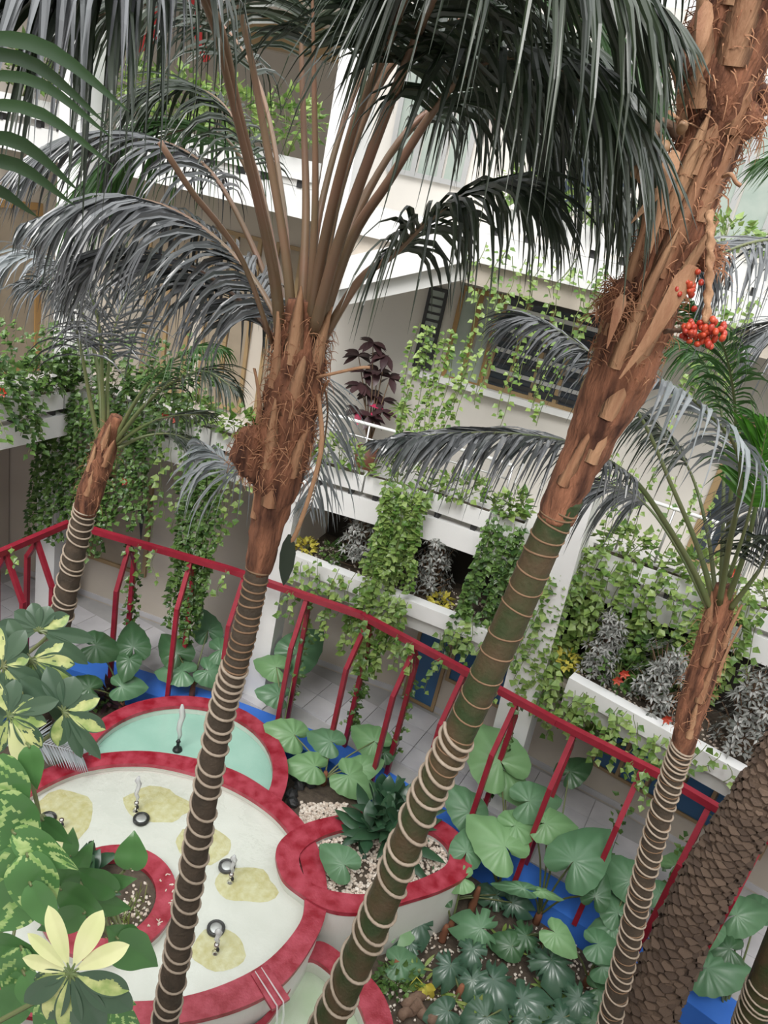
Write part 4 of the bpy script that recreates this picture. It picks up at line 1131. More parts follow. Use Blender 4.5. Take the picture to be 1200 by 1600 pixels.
# ---- palm E: small palm at left behind the schefflera
PE = thing('palm_tree', (-3.75, 7.55, -.36), 'small palm at far left standing in the corner of the red railing', 'palm')
pathE, radE = trunk_tube(PE, [(92, 985, 7.5, 33), (110, 895, 7.5, 33), (128, 815, 7.5, 32), (136, 780, 7.5, 31)], 'trunk', 'brown_trunk', 30, 16, .05, 9)
to_ground(pathE, radE, PE, 'lower_trunk', 'brown_trunk', (-3.75, 7.55))
pathE2, radE2 = trunk_tube(PE, [(133, 800, 7.5, 34), (146, 755, 7.5, 38), (160, 715, 7.5, 40), (172, 680, 7.5, 30), (182, 650, 7.5, 18)], 'fibre_sheath', 'fibre_bark', 30, 20, .14, 5)
fibre(PE, pathE2, radE2, .1, .9, 120, .12, 6)
for (s, a, L, W, lf) in ((.2, -1.6, .35, .12, .03), (.4, -1.1, .35, .12, .05), (.5, -2.2, .35, .12, .05), (.65, -1.6, .35, .1, .05)):
    sheath(PE, pathE2, radE2, s, a, L, W, lf)
FE = [
    dict(ctrl=[(178, 690, 7.5), (210, 630, 7.4), (245, 585, 7.3), (300, 545, 7.2), (350, 545, 7.1)], n=26, start=.4, L=.6, W=.045, droop=.9, leaf='frond_green', stalk='green_petiole', r0=.03, seed=51),
    dict(ctrl=[(180, 692, 7.5), (220, 640, 7.3), (265, 600, 7.1), (320, 580, 7.0), (370, 610, 6.9)], n=26, start=.4, L=.6, W=.045, droop=.9, leaf='frond_dark', stalk='green_petiole', r0=.03, seed=52),
    dict(ctrl=[(170, 690, 7.5), (168, 600, 7.6), (180, 510, 7.7), (205, 440, 7.8)], n=24, start=.45, L=.7, W=.05, droop=.5, leaf='frond_grey', stalk='green_petiole', r0=.03, seed=53),
    dict(ctrl=[(164, 692, 7.5), (160, 610, 7.5), (155, 510, 7.4), (130, 440, 7.3), (80, 410, 7.2)], n=28, start=.4, L=.8, W=.05, droop=.9, leaf='frond_grey', stalk='green_petiole', r0=.03, seed=54),
    dict(ctrl=[(156, 700, 7.5), (140, 620, 7.5), (120, 520, 7.4), (90, 460, 7.3), (40, 440, 7.2)], n=28, start=.4, L=.8, W=.05, droop=.9, leaf='frond_grey', stalk='green_petiole', r0=.03, seed=55),
    dict(ctrl=[(182, 694, 7.5), (225, 665, 7.4), (270, 650, 7.3), (330, 648, 7.2)], n=18, start=.5, L=.5, W=.045, droop=.8, leaf='frond_dark', stalk='green_petiole', r0=.025, seed=56),
    dict(ctrl=[(184, 700, 7.5), (225, 682, 7.6), (265, 678, 7.7), (305, 690, 7.8)], n=14, start=.6, L=.4, W=.045, droop=.8, leaf='frond_dark', stalk='green_petiole', r0=.025, seed=57),
    dict(ctrl=[(162, 690, 7.6), (150, 560, 8.0), (110, 450, 8.0), (60, 400, 7.9), (0, 420, 7.8)], n=28, start=.4, L=.9, W=.06, droop=1.0, leaf='frond_blue', stalk='green_petiole', r0=.03, seed=58),
]
for fdef in FE: frond(PE, **fdef)
coil(pathE, radE, .05, .86, 13, .011, 'thin pale rope wound round the small palm at far left', .5)

# ---- palm F: dark scaly trunk at lower right edge
PF = thing('palm_tree', (3.78, 5.1, -.36), 'dark palm with rough scaly trunk leaving the right edge of the picture', 'palm')
pathF, radF = trunk_tube(PF, [(1000, 1612, 5.0, 74), (1052, 1490, 5.0, 75), (1100, 1390, 5.0, 74), (1147, 1310, 5.0, 72), (1197, 1225, 5.0, 68), (1290, 1060, 5.0, 68), (1390, 860, 5.0, 68), (1470, 690, 5.0, 66)], 'trunk', 'dark_bark', 60, 20, .05, 8)
to_ground(pathF, radF, PF, 'lower_trunk', 'dark_bark', (3.78, 5.1))
b = MB(); b.add([(-.5, 0, 0), (.5, 0, 0), (.42, .35, .55), (-.42, .35, .55), (0, .62, .15), (-.3, 0, 1), (.3, 0, 1)],
                [(0, 1, 4), (1, 2, 4), (2, 3, 4), (3, 0, 4), (3, 2, 6, 5), (0, 5, 6, 1)])
sc_me = bpy.data.meshes.new('bark_scale'); sc_me.from_pydata(b.v, [], b.f); sc_me.materials.append(M['dark_bark'])
cnt = 0
far_scales = MB()
for k in range(56):
    c, r, t = cut_along(pathF, radF, .006 + k * .0118 + random.uniform(-.002, .002)); x, y = frame_of(t)
    for j in range(12):
        a = 2 * math.pi * (j + .5 * (k % 2)) / 12 + random.uniform(-.08, .08)
        o = x * math.cos(a) + y * math.sin(a)
        if o.dot((EYE - c).normalized()) < -.12: continue
        cnt += 1
        tg = t.cross(o).normalized(); s_ = r * .58 * random.uniform(.7, 1.25)
        mm = Matrix(((tg.x * s_, o.x * s_ * .55, t.x * s_ * .55, 0), (tg.y * s_, o.y * s_ * .55, t.y * s_ * .55, 0), (tg.z * s_, o.z * s_ * .55, t.z * s_ * .55, 0), (0, 0, 0, 1)))
        mm.translation = c + o * r * .96
        if cnt <= 300: piece('bark_scale', sc_me, PF, mm)
        else: far_scales.add([mm @ Vector(v) for v in b.v], b.f)
tag(far_scales.build('bark_scales', 'dark_bark', PF), kind='stuff')
FF = [
    dict(ctrl=[(1470, 690, 5.0), (1420, 520, 4.6), (1320, 400, 4.2), (1210, 375, 3.9), (1120, 400, 3.7), (1090, 430, 3.6)], n=44, start=.35, L=.5, W=.036, droop=1.0, leaf='frond_grey', stalk='green_petiole', r0=.025, seed=61),
    dict(ctrl=[(1470, 690, 5.0), (1430, 600, 5.0), (1340, 520, 5.0), (1240, 500, 5.0), (1170, 540, 5.0)], n=36, start=.35, L=.6, W=.036, droop=1.0, leaf='frond_grey', stalk='green_petiole', r0=.025, seed=62),
    dict(ctrl=[(1470, 690, 5.0), (1400, 690, 4.8), (1300, 700, 4.6), (1210, 760, 4.5), (1160, 830, 4.4)], n=36, start=.35, L=.5, W=.036, droop=.9, leaf='frond_grey', stalk='green_petiole', r0=.025, seed=63),
    dict(ctrl=[(1470, 690, 5.0), (1450, 480, 5.2), (1390, 300, 5.4), (1290, 230, 5.5), (1190, 250, 5.6)], n=36, start=.35, L=.6, W=.036, droop=.8, leaf='frond_green', stalk='green_petiole', r0=.025, seed=64),
    dict(ctrl=[(1470, 690, 5.0), (1560, 560, 5.0), (1680, 560, 5.0), (1760, 640, 5.0)], n=30, start=.3, L=.6, W=.036, droop=.9, leaf='frond_dark', stalk='green_petiole', r0=.025, seed=65),
]
for fdef in FF: frond(PF, **fdef)
# ---- palm G: foot of a trunk at the bottom right corner
PG = thing('palm_tree', (4.35, 4.75, -.36), 'foot of a green palm trunk in the bottom right corner', 'palm')
pathG, radG = trunk_tube(PG, [(1168, 1612, 4.7, 46), (1186, 1560, 4.7, 46), (1215, 1480, 4.7, 44), (1300, 1260, 4.7, 42), (1420, 980, 4.7, 40)], 'trunk', 'green_trunk', 30, 18, .03, 10)
to_ground(pathG, radG, PG, 'lower_trunk', 'green_trunk', (4.35, 4.75))
for k, (dx, dy) in enumerate(((150, -160), (-20, -260), (230, 0), (60, -280))):
    frond(PG, [(1420, 980, 4.7), (1420 + dx * .5, 980 + dy * .8, 4.7), (1420 + dx, 980 + dy * .9, 4.6), (1420 + dx * 1.5, 980 + dy * .5, 4.5)], n=20, start=.35, L=.5, leaf='frond_dark', stalk='green_petiole', seed=70 + k, limit=0)
coil(pathG, radG, .0, .35, 8, .009, 'pale rope round the green trunk foot in the bottom right corner', .4)

# ---- loose grey frond lying behind the schefflera at left, over the basin rim
GF = thing('fallen_frond', tuple(at_z(20, 1180, .5)), 'grey fallen palm frond lying across the red basin rim at left', 'frond')
P = [at_z(x, y, z) for x, y, z in ((10, 1165, .62), (50, 1160, .66), (95, 1168, .64), (130, 1180, .58))]
P = [Vector(q) for q in smooth_path([tuple(p) for p in P], 20)]
MB().tube(P, [.014 - .0006 * i for i in range(20)], 6).build('stalk', 'frond_blue', GF, True)
for k in range(26):
    s = .05 + .95 * k / 26; u = s * 19; i = min(int(u), 18); p = P[i].lerp(P[i + 1], u - i); t = (P[i + 1] - P[i]).normalized()
    for e in (1, -1):
        S = Vector((-t.y, t.x, 0)).normalized() * e
        path, wd, ws = blade(p, (S * .75 + t * .6 + Vector((0, 0, .1))).normalized(), t, .46 * (1 - .4 * s), .03, .28 if e < 0 else .12)
        MB().strip(path, wd, ws, .2).build('leaflet', 'frond_blue', GF, True)

# ---- close green palm frond at the left edge
CF = thing('close_frond', tuple(at_y(-120, 330, 1.5)), 'close green palm leaf reaching in from the left edge', 'frond')
P = px_path([(-160, 420, 1.5), (-120, 330, 1.5), (-90, 220, 1.45), (-100, 100, 1.4), (-130, 0, 1.4)], 20)
MB().tube(P, .012, 6).build('stalk', 'green_petiole', CF, True)
for a, b_, w_ in (((-100, 60), (203, 175), .015), ((-105, 85), (168, 195), .013), ((-95, 125), (176, 216), .011), ((-100, 170), (178, 260), .012), ((-95, 225), (125, 300), .014), ((-110, 270), (118, 322), .014), ((-110, 330), (60, 340), .013)):
    A_, B_ = at_y(*a, 1.42), at_y(*b_, 1.62)
    mid = A_.lerp(B_, .5) + Vector((0, 0, .05)); q = [Vector(v) for v in smooth_path([tuple(A_), tuple(mid), tuple(B_)], 10)]
    MB().strip(q, imdir(112), [w_ * v for v in (.3, .6, .85, 1, 1, .95, .8, .6, .35, .03)], .18).build('leaflet', 'close_leaf', CF, True)

# ================================================================== hanging vines and shelf plants
RV = random.Random(11)
def strand(top, L, label, group, leaf='vine_leaf', size=.085, gap=.05, sway=.06, out=Vector((0, -1, 0)), stem='vine_stem', density=1.0, face=None):
    """one hanging vine: a thin stem with small heart leaves"""
    n = max(6, int(L / .08)); P = []
    ph = RV.uniform(0, 6.28); ax = RV.uniform(-1, 1) * sway
    for i in range(n + 1):
        u = i / n
        P.append(top + Vector((sway * math.sin(u * 5 + ph) * .7 + ax * u, 0, 0)) + out * (.05 + .05 * math.sin(u * 4 + ph) * u) + Vector((0, 0, -L * u)))
    o = MB().tube(P, [.004] * (n + 1), 4).build('hanging_vine', stem, None, False, P[0])
    tag(o, label, 'vine', group)
    m = MB(); k = 0; s = .01
    while s < L:
        u = min(s / L * n, n - 1e-3); i = int(u); p = P[i].lerp(P[i + 1], u - i)
        a = RV.uniform(-1.5, 1.5)
        d = (out * RV.uniform(.2, 1.0) + Vector((math.sin(a), 0, RV.uniform(-.9, .05)))).normalized()
        nn = (out * .6 + Vector((RV.uniform(-.5, .5), 0, RV.uniform(.3, 1.0)))).normalized()
        z = size * RV.uniform(.6, 1.2)
        m.leaflet4(p + d * .02, d, nn, z, z * .85, )
        s += gap * .82 * RV.uniform(.5, 1.5) / density; k += 1
    if m.f: tag(m.build('leaves', leaf, o), kind='stuff')
    return o
def plane_out(A, B):
    return Vector((B[1] - A[1], A[0] - B[0], 0)).normalized()
def curtain(n, xr, top, bot, A, B, off, label, group, leaf='vine_leaf', size=.085, gap=.045, density=1.0, sway=.06):
    """strands from a band of the photograph hung on an upright plane A-B: top(x), bot(x) give where each starts and ends"""
    o_ = plane_out(A, B)
    for k in range(n):
        x = xr[0] + (xr[1] - xr[0]) * (k + RV.random()) / n
        yt = top(x) + RV.uniform(-12, 12); yb = bot(x) + RV.uniform(-35, 25)
        p = hit(x, yt, A, B, off + RV.uniform(0, .12))
        # plumb line: find how far down the strand reaches in the picture
        q = p.copy(); L = .1
        while L < 4:
            q = p + Vector((0, 0, -L)); r = q - EYE
            v = -(r.dot(CY)) / r.dot(FW) * FPX + 800
            if v > yb: break
            L += .06
        strand(p, L, label, group, leaf, size, gap, sway, o_, density=density)
def clump(c, rx, ry, rz, n, label, cat, leaf, size, name='bush', group=None, wide=.8, stem=True, upb=.4):
    """leafy bush: thin stems and many small leaves"""
    c = Vector(c)
    root = thing(name, c, label, cat, group)
    sm = MB()
    for k in range(7):
        e = c + Vector((RV.uniform(-1, 1) * rx * .7, RV.uniform(-1, 1) * ry * .7, rz * RV.uniform(.6, 1.6)))
        sm.tube([c, c.lerp(e, .5) + Vector((0, 0, rz * .2)), e], [.007, .005, .003], 4)
    sm.build('stems', 'vine_stem', root)
    m = MB()
    for k in range(n):
        a = RV.uniform(0, 6.28); b_ = math.asin(RV.uniform(-.4, 1)); q = RV.uniform(.55, 1.0)
        d = Vector((math.cos(a) * math.cos(b_), math.sin(a) * math.cos(b_), math.sin(b_)))
        p = c + Vector((d.x * rx * q, d.y * ry * q, rz * .7 + d.z * rz * q))
        dd = (d + Vector((RV.uniform(-.6, .6), RV.uniform(-.6, .6), RV.uniform(-.7, .2)))).normalized()
        nn = (d + Vector((0, 0, upb)) + Vector((RV.uniform(-.4, .4), RV.uniform(-.4, .4), 0))).normalized()
        z = size * RV.uniform(.7, 1.25)
        m.leaflet4(p, dd, nn, z, z * wide)
    tag(m.build('leaves', leaf, root), kind='stuff')
    return root
L0, L1 = (-4.2, 9.42), (-1.1, 8.75)
M0, M1 = (-1.1, 8.75), (.8, 8.46)
M2 = (2.3, 8.0); R1 = (3.63, 7.55); R2 = (6.8, 6.1)
W0 = (-5.6, 6.2)
VG = 'vines of the '
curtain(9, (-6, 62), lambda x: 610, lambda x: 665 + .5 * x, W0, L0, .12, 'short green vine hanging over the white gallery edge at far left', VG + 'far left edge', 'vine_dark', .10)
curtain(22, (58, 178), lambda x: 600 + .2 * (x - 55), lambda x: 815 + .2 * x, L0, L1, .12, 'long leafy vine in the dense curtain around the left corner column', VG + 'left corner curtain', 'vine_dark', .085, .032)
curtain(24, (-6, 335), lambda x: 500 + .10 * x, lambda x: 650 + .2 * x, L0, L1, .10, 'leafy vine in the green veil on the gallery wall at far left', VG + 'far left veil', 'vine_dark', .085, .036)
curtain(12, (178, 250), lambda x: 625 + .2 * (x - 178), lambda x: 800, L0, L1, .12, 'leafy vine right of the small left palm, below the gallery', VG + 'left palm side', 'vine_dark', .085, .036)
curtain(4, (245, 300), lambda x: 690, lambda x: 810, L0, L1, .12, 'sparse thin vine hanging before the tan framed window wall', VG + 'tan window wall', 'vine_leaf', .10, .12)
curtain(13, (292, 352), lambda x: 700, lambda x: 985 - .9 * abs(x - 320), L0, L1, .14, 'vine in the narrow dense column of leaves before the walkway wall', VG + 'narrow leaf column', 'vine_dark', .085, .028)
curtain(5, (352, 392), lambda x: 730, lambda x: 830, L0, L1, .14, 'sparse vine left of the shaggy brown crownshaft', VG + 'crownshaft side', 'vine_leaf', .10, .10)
curtain(16, (600, 676), lambda x: 748 + .3 * (x - 600), lambda x: 905, M0, M1, .14, 'bright vine in the dense fall of leaves between the two grey shrubs', VG + 'middle bay fall', 'vine_leaf', .085, .028)
curtain(10, (462, 560), lambda x: 868 + .38 * (x - 462), lambda x: 945 + .4 * (x - 462), P2[0], P2[1], .10, 'thin trailing vine over the white planting ledge left of the dense fall', VG + 'ledge left', 'vine_leaf', .095, .07)
curtain(14, (560, 640), lambda x: 905 + .3 * (x - 560), lambda x: 1010 + .4 * (x - 560), P2[0], P2[1], .10, 'leafy vine spilling over the middle of the white ledge onto the red rail', VG + 'ledge middle', 'vine_leaf', .10, .045)
curtain(5, (690, 740), lambda x: 975, lambda x: 1050, P2[0], P2[1], .10, 'single thin vine hanging from the ledge before the blue door', VG + 'blue door', 'vine_leaf', .10, .12)
curtain(12, (758, 832), lambda x: 800 + .35 * (x - 735), lambda x: 990 + .2 * (x - 735), M1, M2, .14, 'vine in the thick leafy mass left of the ringed leaning trunk', VG + 'leaning trunk mass', 'vine_dark', .085, .028)
curtain(4, (745, 800), lambda x: 960, lambda x: 1030, P2[0], P2[1], .12, 'vine hanging at the right end of the middle white ledge', VG + 'ledge right end', 'vine_leaf', .10, .05)
curtain(9, (858, 905), lambda x: 900, lambda x: 1080, M2, R1, .30, 'vine climbing along the right edge of the second white column', VG + 'second column', 'vine_leaf', .10, .05)
curtain(20, (900, 1070), lambda x: 845 + .34 * (x - 900), lambda x: 955 + .30 * (x - 900), M2, R1, .14, 'vine over the white troughs and band of the right bay', VG + 'right bay band', 'vine_leaf', .10, .06)
curtain(13, (905, 1000), lambda x: 925 + .36 * (x - 905), lambda x: 1110 + .2 * (x - 905), M2, R1, .10, 'leafy vine before the dark recess of the right bay', VG + 'right recess', 'vine_leaf', .10, .05)
curtain(14, (1000, 1085), lambda x: 970 + .36 * (x - 1000), lambda x: 1130 + .2 * (x - 1000), M2, R1, .10, 'leafy vine over the grey shrub left of the slim right palm', VG + 'right shrub', 'vine_dark', .10, .05)
curtain(13, (1095, 1200), lambda x: 900 + .40 * (x - 1095), lambda x: 1040 + .3 * (x - 1095), R1, R2, .14, 'vine over the white troughs right of the slim right palm', VG + 'far right troughs', 'vine_leaf', .10, .05)
curtain(20, (862, 1075), lambda x: 1046 + .54 * (x - 863), lambda x: 1110 + .56 * (x - 863), P3[0], P3[1], .10, 'thin vine trailing over the right planting ledge towards the red rail', VG + 'right ledge', 'vine_leaf', .095, .065)
curtain(7, (1090, 1200), lambda x: 1165 + .5 * (x - 1090), lambda x: 1215 + .5 * (x - 1090), P3[0], P3[1], .10, 'thin vine trailing over the far end of the right planting ledge', VG + 'right ledge end', 'vine_leaf', .09, .09)
curtain(10, (655, 735), lambda x: 505 + .3 * (x - 655), lambda x: 690, S3[0], S3[1], .12, 'pale leafy vine in the loose bunch hanging before the gallery window', VG + 'gallery window bunch', 'vine_leaf', .075, .04)
curtain(10, (740, 905), lambda x: 455 + .2 * (x - 740), lambda x: 640, S3[1], S3[2], .12, 'long thin vine hanging across the louvred gallery window', VG + 'louvred window', 'vine_leaf', .075, .075)
curtain(18, (735, 985), lambda x: 372 + .24 * (x - 735), lambda x: 455 + .25 * (x - 735), S3[1], S3[2], .14, 'sparse vine trailing over the upper gallery edge', VG + 'upper gallery edge', 'vine_leaf', .08, .07)
curtain(11, (900, 1130), lambda x: 690 + .3 * (x - 900), lambda x: 860 + .25 * (x - 900), S3[2], S3[3], .10, 'thin vine hanging behind the spreading crown of the slim right palm', VG + 'behind right crown', 'vine_leaf', .08, .08)
curtain(8, (1100, 1200), lambda x: 470, lambda x: 640, S3[2], S3[3], .14, 'vine trailing from the upper gallery at the right edge', VG + 'upper right edge', 'vine_leaf', .08, .07)
# trailing plants that fill the troughs
for k, (p, t, nn, L) in enumerate(TR2):
    vx = (p - EYE); px_ = 600 + vx.dot(CX) / vx.dot(FW) * FPX
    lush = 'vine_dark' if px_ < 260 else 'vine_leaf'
    where = 'left of the middle column' if px_ < 480 else ('between the middle columns' if px_ < 890 else 'right of the second column')
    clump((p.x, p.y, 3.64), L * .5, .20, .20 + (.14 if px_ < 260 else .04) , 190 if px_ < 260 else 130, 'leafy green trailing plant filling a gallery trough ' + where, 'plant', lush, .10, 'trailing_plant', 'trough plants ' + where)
for k, (p, t, nn, L) in enumerate(TR3):
    clump((p.x, p.y, 6.88), L * .55, .25, .26, 150, 'leafy green plant filling a trough of the upper gallery', 'plant', 'vine_leaf', .09, 'trailing_plant', 'trough plants of the upper gallery')
for k, (p, t, nn, L) in enumerate(TRH):
    clump((p.x, p.y, 6.90), L * .6, .3, .42, 230, 'tall leafy plant in a trough of the upper hall', 'plant', 'vine_leaf', .10, 'trailing_plant', 'trough plants of the upper hall')
def whorl_shrub(c, H, W, n, label, leaf='silver_leaf', size=.13, name='grey_shrub', per=7):
    """upright shrub of leaf whorls: stems, each whorl a fan of narrow leaves"""
    c = Vector(c); root = thing(name, c, label, 'shrub')
    sm = MB(); m = MB()
    for k in range(n):
        u = RV.random(); a = RV.uniform(0, 6.28); r = W * RV.uniform(.3, 1) * (1 - .35 * u)
        p = c + Vector((math.cos(a) * r, math.sin(a) * r, H * (.12 + .88 * u)))
        sm.tube([c + Vector((0, 0, H * u * .5)), p], [.008, .005], 4)
        ax = Vector((math.cos(a) * .7, math.sin(a) * .7, .6)).normalized()
        x = ax.cross(Vector((0, 0, 1))).normalized(); y = ax.cross(x)
        for j in range(per):
            b_ = 2 * math.pi * j / per + RV.uniform(-.2, .2)
            d = (x * math.cos(b_) + y * math.sin(b_) + ax * .25 + Vector((0, 0, -.25))).normalized()
            m.leaflet4(p + d * .015, d, ax, size * RV.uniform(.75, 1.2), size * .36)
    sm.build('stems', 'vine_brown', root); tag(m.build('leaves', leaf, root), kind='stuff')
    return root
def on_ledge(px, py, P=None, off=-.35):
    A, B = P; return hit(px, py, A, B, off)
for (px, py, P, H, W, lab) in ((552, 905, (P2[0], P2[1]), .95, .33, 'silvery grey shrub on the white ledge left of the bright vine fall'), (668, 925, (P2[0], P2[1]), .9, .28, 'silvery grey shrub on the white ledge right of the bright vine fall'),
                              (925, 1062, (P3[0], P3[1]), .85, .25, 'silvery shrub in the dark recess beside the second column'), (1020, 1095, (P3[0], P3[1]), .8, .38, 'large silvery shrub on the right ledge left of the slim palm'),
                              (1150, 1160, (P3[0], P3[1]), 1.0, .36, 'tall silvery shrub on the right ledge at the right edge')):
    p = on_ledge(px, py, P); whorl_shrub((p.x, p.y, 2.28), H, W, 120, lab, size=.085)
for (px, py, P, lf, lab, rz) in ((480, 848, (P2[0], P2[1]), 'yellow_leaf', 'small yellow leaved plant at the left end of the middle ledge', .10), (690, 930, (P2[0], P2[1]), 'yellow_leaf', 'tiny yellow flowering plant on the middle ledge soil', .06),
                                (885, 1028, (P3[0], P3[1]), 'yellow_leaf', 'small yellow leaved plant at the left end of the right ledge', .10), (610, 905, (P2[0], P2[1]), 'vine_leaf', 'low mound of bright leaves below the vine fall', .25),
                                (520, 880, (P2[0], P2[1]), 'vine_dark', 'dark low plant beside the silvery shrub on the middle ledge', .16), (780, 985, (P2[0], P2[1]), 'vine_leaf', 'bushy green plant at the right end of the middle ledge', .25),
                                (965, 1065, (P3[0], P3[1]), 'vine_dark', 'dark leafy plant among the vines of the right ledge', .3)):
    p = on_ledge(px, py, P, -.25); clump((p.x, p.y, 2.30), max(.14, rz * 1.1), .16, rz, 90, lab, 'plant', lf, .075, 'ledge_plant')
def red_flower(p, label, s=.05):
    root = thing('red_flower', p, label, 'flower'); p = Vector(p)
    MB().tube([p + Vector((0, .03, -.12)), p], .004, 5).build('stem', 'vine_stem', root)
    for k in range(6):
        a = k * 1.05; d = Vector((math.cos(a), -.4, math.sin(a))).normalized()
        m = MB(); m.leaflet4(p, d, Vector((0, -1, .4)), s * 1.4, s); m.build('petal', 'red_fruit', root)
for px, py, A, B, off, lab in ((965, 1062, P3[0], P3[1], .05, 'red flower among the vines on the right ledge, left of two'), (1042, 1123, P3[0], P3[1], .08, 'red flower on the right ledge beside the slim palm'), (4, 612, W0, L0, .3, 'red flower on the gallery edge at the far left'),
                              (258, 647, L0, L1, .2, 'red flower in the trough right of the small left palm'), (274, 655, L0, L1, .2, 'second small red flower in the trough right of the small left palm'), (196, 752, L0, L1, .28, 'dark red flower in the vines behind the small left palm'),
                              (1148, 895, R1, R2, .2, 'red flower in the trough behind the slim right palm crown'), (975, 1052, P3[0], P3[1], .05, 'red flower among the vines on the right ledge, right of two')):
    red_flower(hit(px, py, A, B, off), lab)
# dark red shrub before the pale gallery wall
p0 = hit(582, 668, gl[2], gl[3], -.5)
DS = thing('dark_shrub', (p0.x, p0.y, 3.37), 'tall dark purple shrub before the pale gallery wall', 'shrub')
MB().tube([(p0.x, p0.y, 3.37), (p0.x, p0.y, 3.45), (p0.x, p0.y, 3.72)], [.12, .14, .16], 14).build('pot', 'brown_pot', DS, True)
base = Vector((p0.x, p0.y, 3.72))
for px, py in ((583, 535), (560, 555), (602, 555), (570, 580), (590, 580), (610, 590), (563, 600), (580, 612), (598, 625), (560, 640), (580, 650), (598, 640)):
    q = hit(px, py, gl[2], gl[3], -.5 + RV.uniform(-.12, .12))
    st = MB().tube([base, base.lerp(q, .5) + Vector((0, 0, .1)), q], [.012, .009, .006], 5).build('branch', 'vine_brown', DS, True)
    for j in range(9):
        a = RV.uniform(0, 6.28); d = Vector((math.cos(a), math.sin(a) * .7, RV.uniform(-.55, .4))).normalized()
        m = MB(); path = [q + d * (.2 * i / 4) + Vector((0, 0, -.05 * (i / 4) ** 2)) for i in range(5)]
        m.strip(path, d.cross(Vector((0, -.3, 1))).normalized(), [.012, .042, .05, .035, .003], .15)
        m.build('leaf', 'pink_leaf' if (py > 635 and j == 0) else 'purple_leaf', st, True)
# slender umbrella plant beside it
p1 = hit(622, 680, gl[2], gl[3], -.2); q1 = hit(628, 640, gl[2], gl[3], -.2)
t_ = thing('slender_plant', (p1.x, p1.y, 3.4), 'slender pale green umbrella plant before the gallery wall', 'plant')
MB().tube([(p1.x, p1.y, 3.4), p1, q1], .006, 5).build('stem', 'vine_stem', t_)
for j in range(14):
    a = j * .45; d = Vector((math.cos(a), -.2, math.sin(a) * .8 + .1)).normalized()
    MB().strip([q1, q1 + d * .09, q1 + d * .17 + Vector((0, 0, -.03))], d.cross(Vector((0, 1, 0))).normalized(), [.006, .010, .001], .1).build('leaf', 'vine_leaf', t_)
# vines twining up the red frames
for k, (p, t, nn) in enumerate(RF):
    if k in (2, 3, 6, 7, 9, 11, 12, 5):
        path = [p - nn * .21 + Vector((0, 0, .35 + .1 * i)) for i in range(12)] + [p + Vector((0, 0, 2.0))]
        full = {2: 1.3, 3: 1.6, 6: 1.6}.get(k, .55)
        o = MB().tube([q + Vector((.03 * math.sin(i * 1.3), .03 * math.cos(i * 1.3), 0)) for i, q in enumerate(path)], .005, 4).build('climbing_vine', 'vine_brown', None, False, path[0])
        tag(o, 'leafy vine twining up a red frame, frame %s' % ['', '', 'first right of the small left palm', 'before the narrow leaf column', '', 'beside the first white column', 'below the ledge vines', 'left of the blue door', '', 'beside the second white column', '', 'left of the slim right palm', 'right of the slim right palm'][k], 'vine')
        m = MB()
        for j in range(int(95 * full)):
            q = path[RV.randrange(len(path))] + Vector((RV.gauss(0, .05), RV.gauss(0, .05), RV.uniform(-.06, .06)))
            a = RV.uniform(0, 6.28); d = Vector((math.cos(a), math.sin(a), RV.uniform(-.7, .1))).normalized()
            m.leaflet4(q, d, Vector((0, -.5, .8)), RV.uniform(.05, .10), .065)
        tag(m.build('leaves', 'vine_dark', o), kind='stuff')
# loose shoots along the handrail
for k in range(16):
    i = RV.uniform(0, 12); a = RF[int(i)][0]; b_ = RF[min(int(i) + 1, 13)][0]; p = a.lerp(b_, i % 1) + Vector((0, 0, ZA + .05))
    strand(p + Vector((0, -.05, 0)), RV.uniform(.12, .45), 'short leafy shoot hanging over the red handrail', 'shoots over the red handrail', 'vine_leaf', .09, .07)

# ================================================================== big leaved garden plants
LOBE = ((0, .68), (12, .60), (28, .49), (45, .42), (62, .385), (82, .37), (102, .375), (122, .385), (140, .38), (153, .34), (163, .26), (172, .13))
def lobes(a):
    a = math.degrees(a)
    for (a0, r0), (a1, r1) in zip(LOBE, LOBE[1:]):
        if a <= a1: return r0 + (r1 - r0) * (a - a0) / (a1 - a0)
    return LOBE[-1][1]
def heart_blade(m, c, n, tip, L, kind='heart', cup=.10, ripple=.018, wr=.78, seed=0):
    """large blade round its stalk joint c: tip direction, length L"""
    n = n.normalized(); tip = (tip - n * tip.dot(n)).normalized(); sd = tip.cross(n).normalized()
    N = 41; rings = (.33, .62, .84, 1.0)
    vs = [c]; fs = []
    for rg in rings:
        for k in range(N):
            th = -math.pi * .955 + 2 * math.pi * .955 * k / (N - 1); a = abs(th)
            r = .47 if kind == 'round' else lobes(a)
            if kind == 'split': r = max(r, .36) if a < 2.6 else r
            r *= L
            if kind == 'split' and rg > .5:
                g = abs(((a * 9 / math.pi) % 1.0) - .5)
                if g > .36 and a < 2.7: r *= (1.0 if rg < .55 else (.62 / rg if rg > .62 else 1))
            elif rg == 1.0: r *= 1 + .015 * math.sin(k * 1.9)
            x = r * rg * math.sin(th) * wr / .78; y = r * rg * math.cos(th)
            z = -cup * L * rg * rg * (1 - .3 * math.cos(th)) + ripple * L * rg * math.cos(k * math.pi / 2.0 * 1.0) * (1 if kind != 'round' else .2) - .12 * L * max(0, math.cos(th)) ** 2 * rg ** 3
            vs.append(c + sd * x + tip * y + n * z)
    for k in range(N - 1):
        fs.append((0, 1 + k, 2 + k))
        for q in range(len(rings) - 1):
            a = 1 + q * N + k; fs.append((a, a + N, a + N + 1, a + 1))
    m.add(vs, fs)
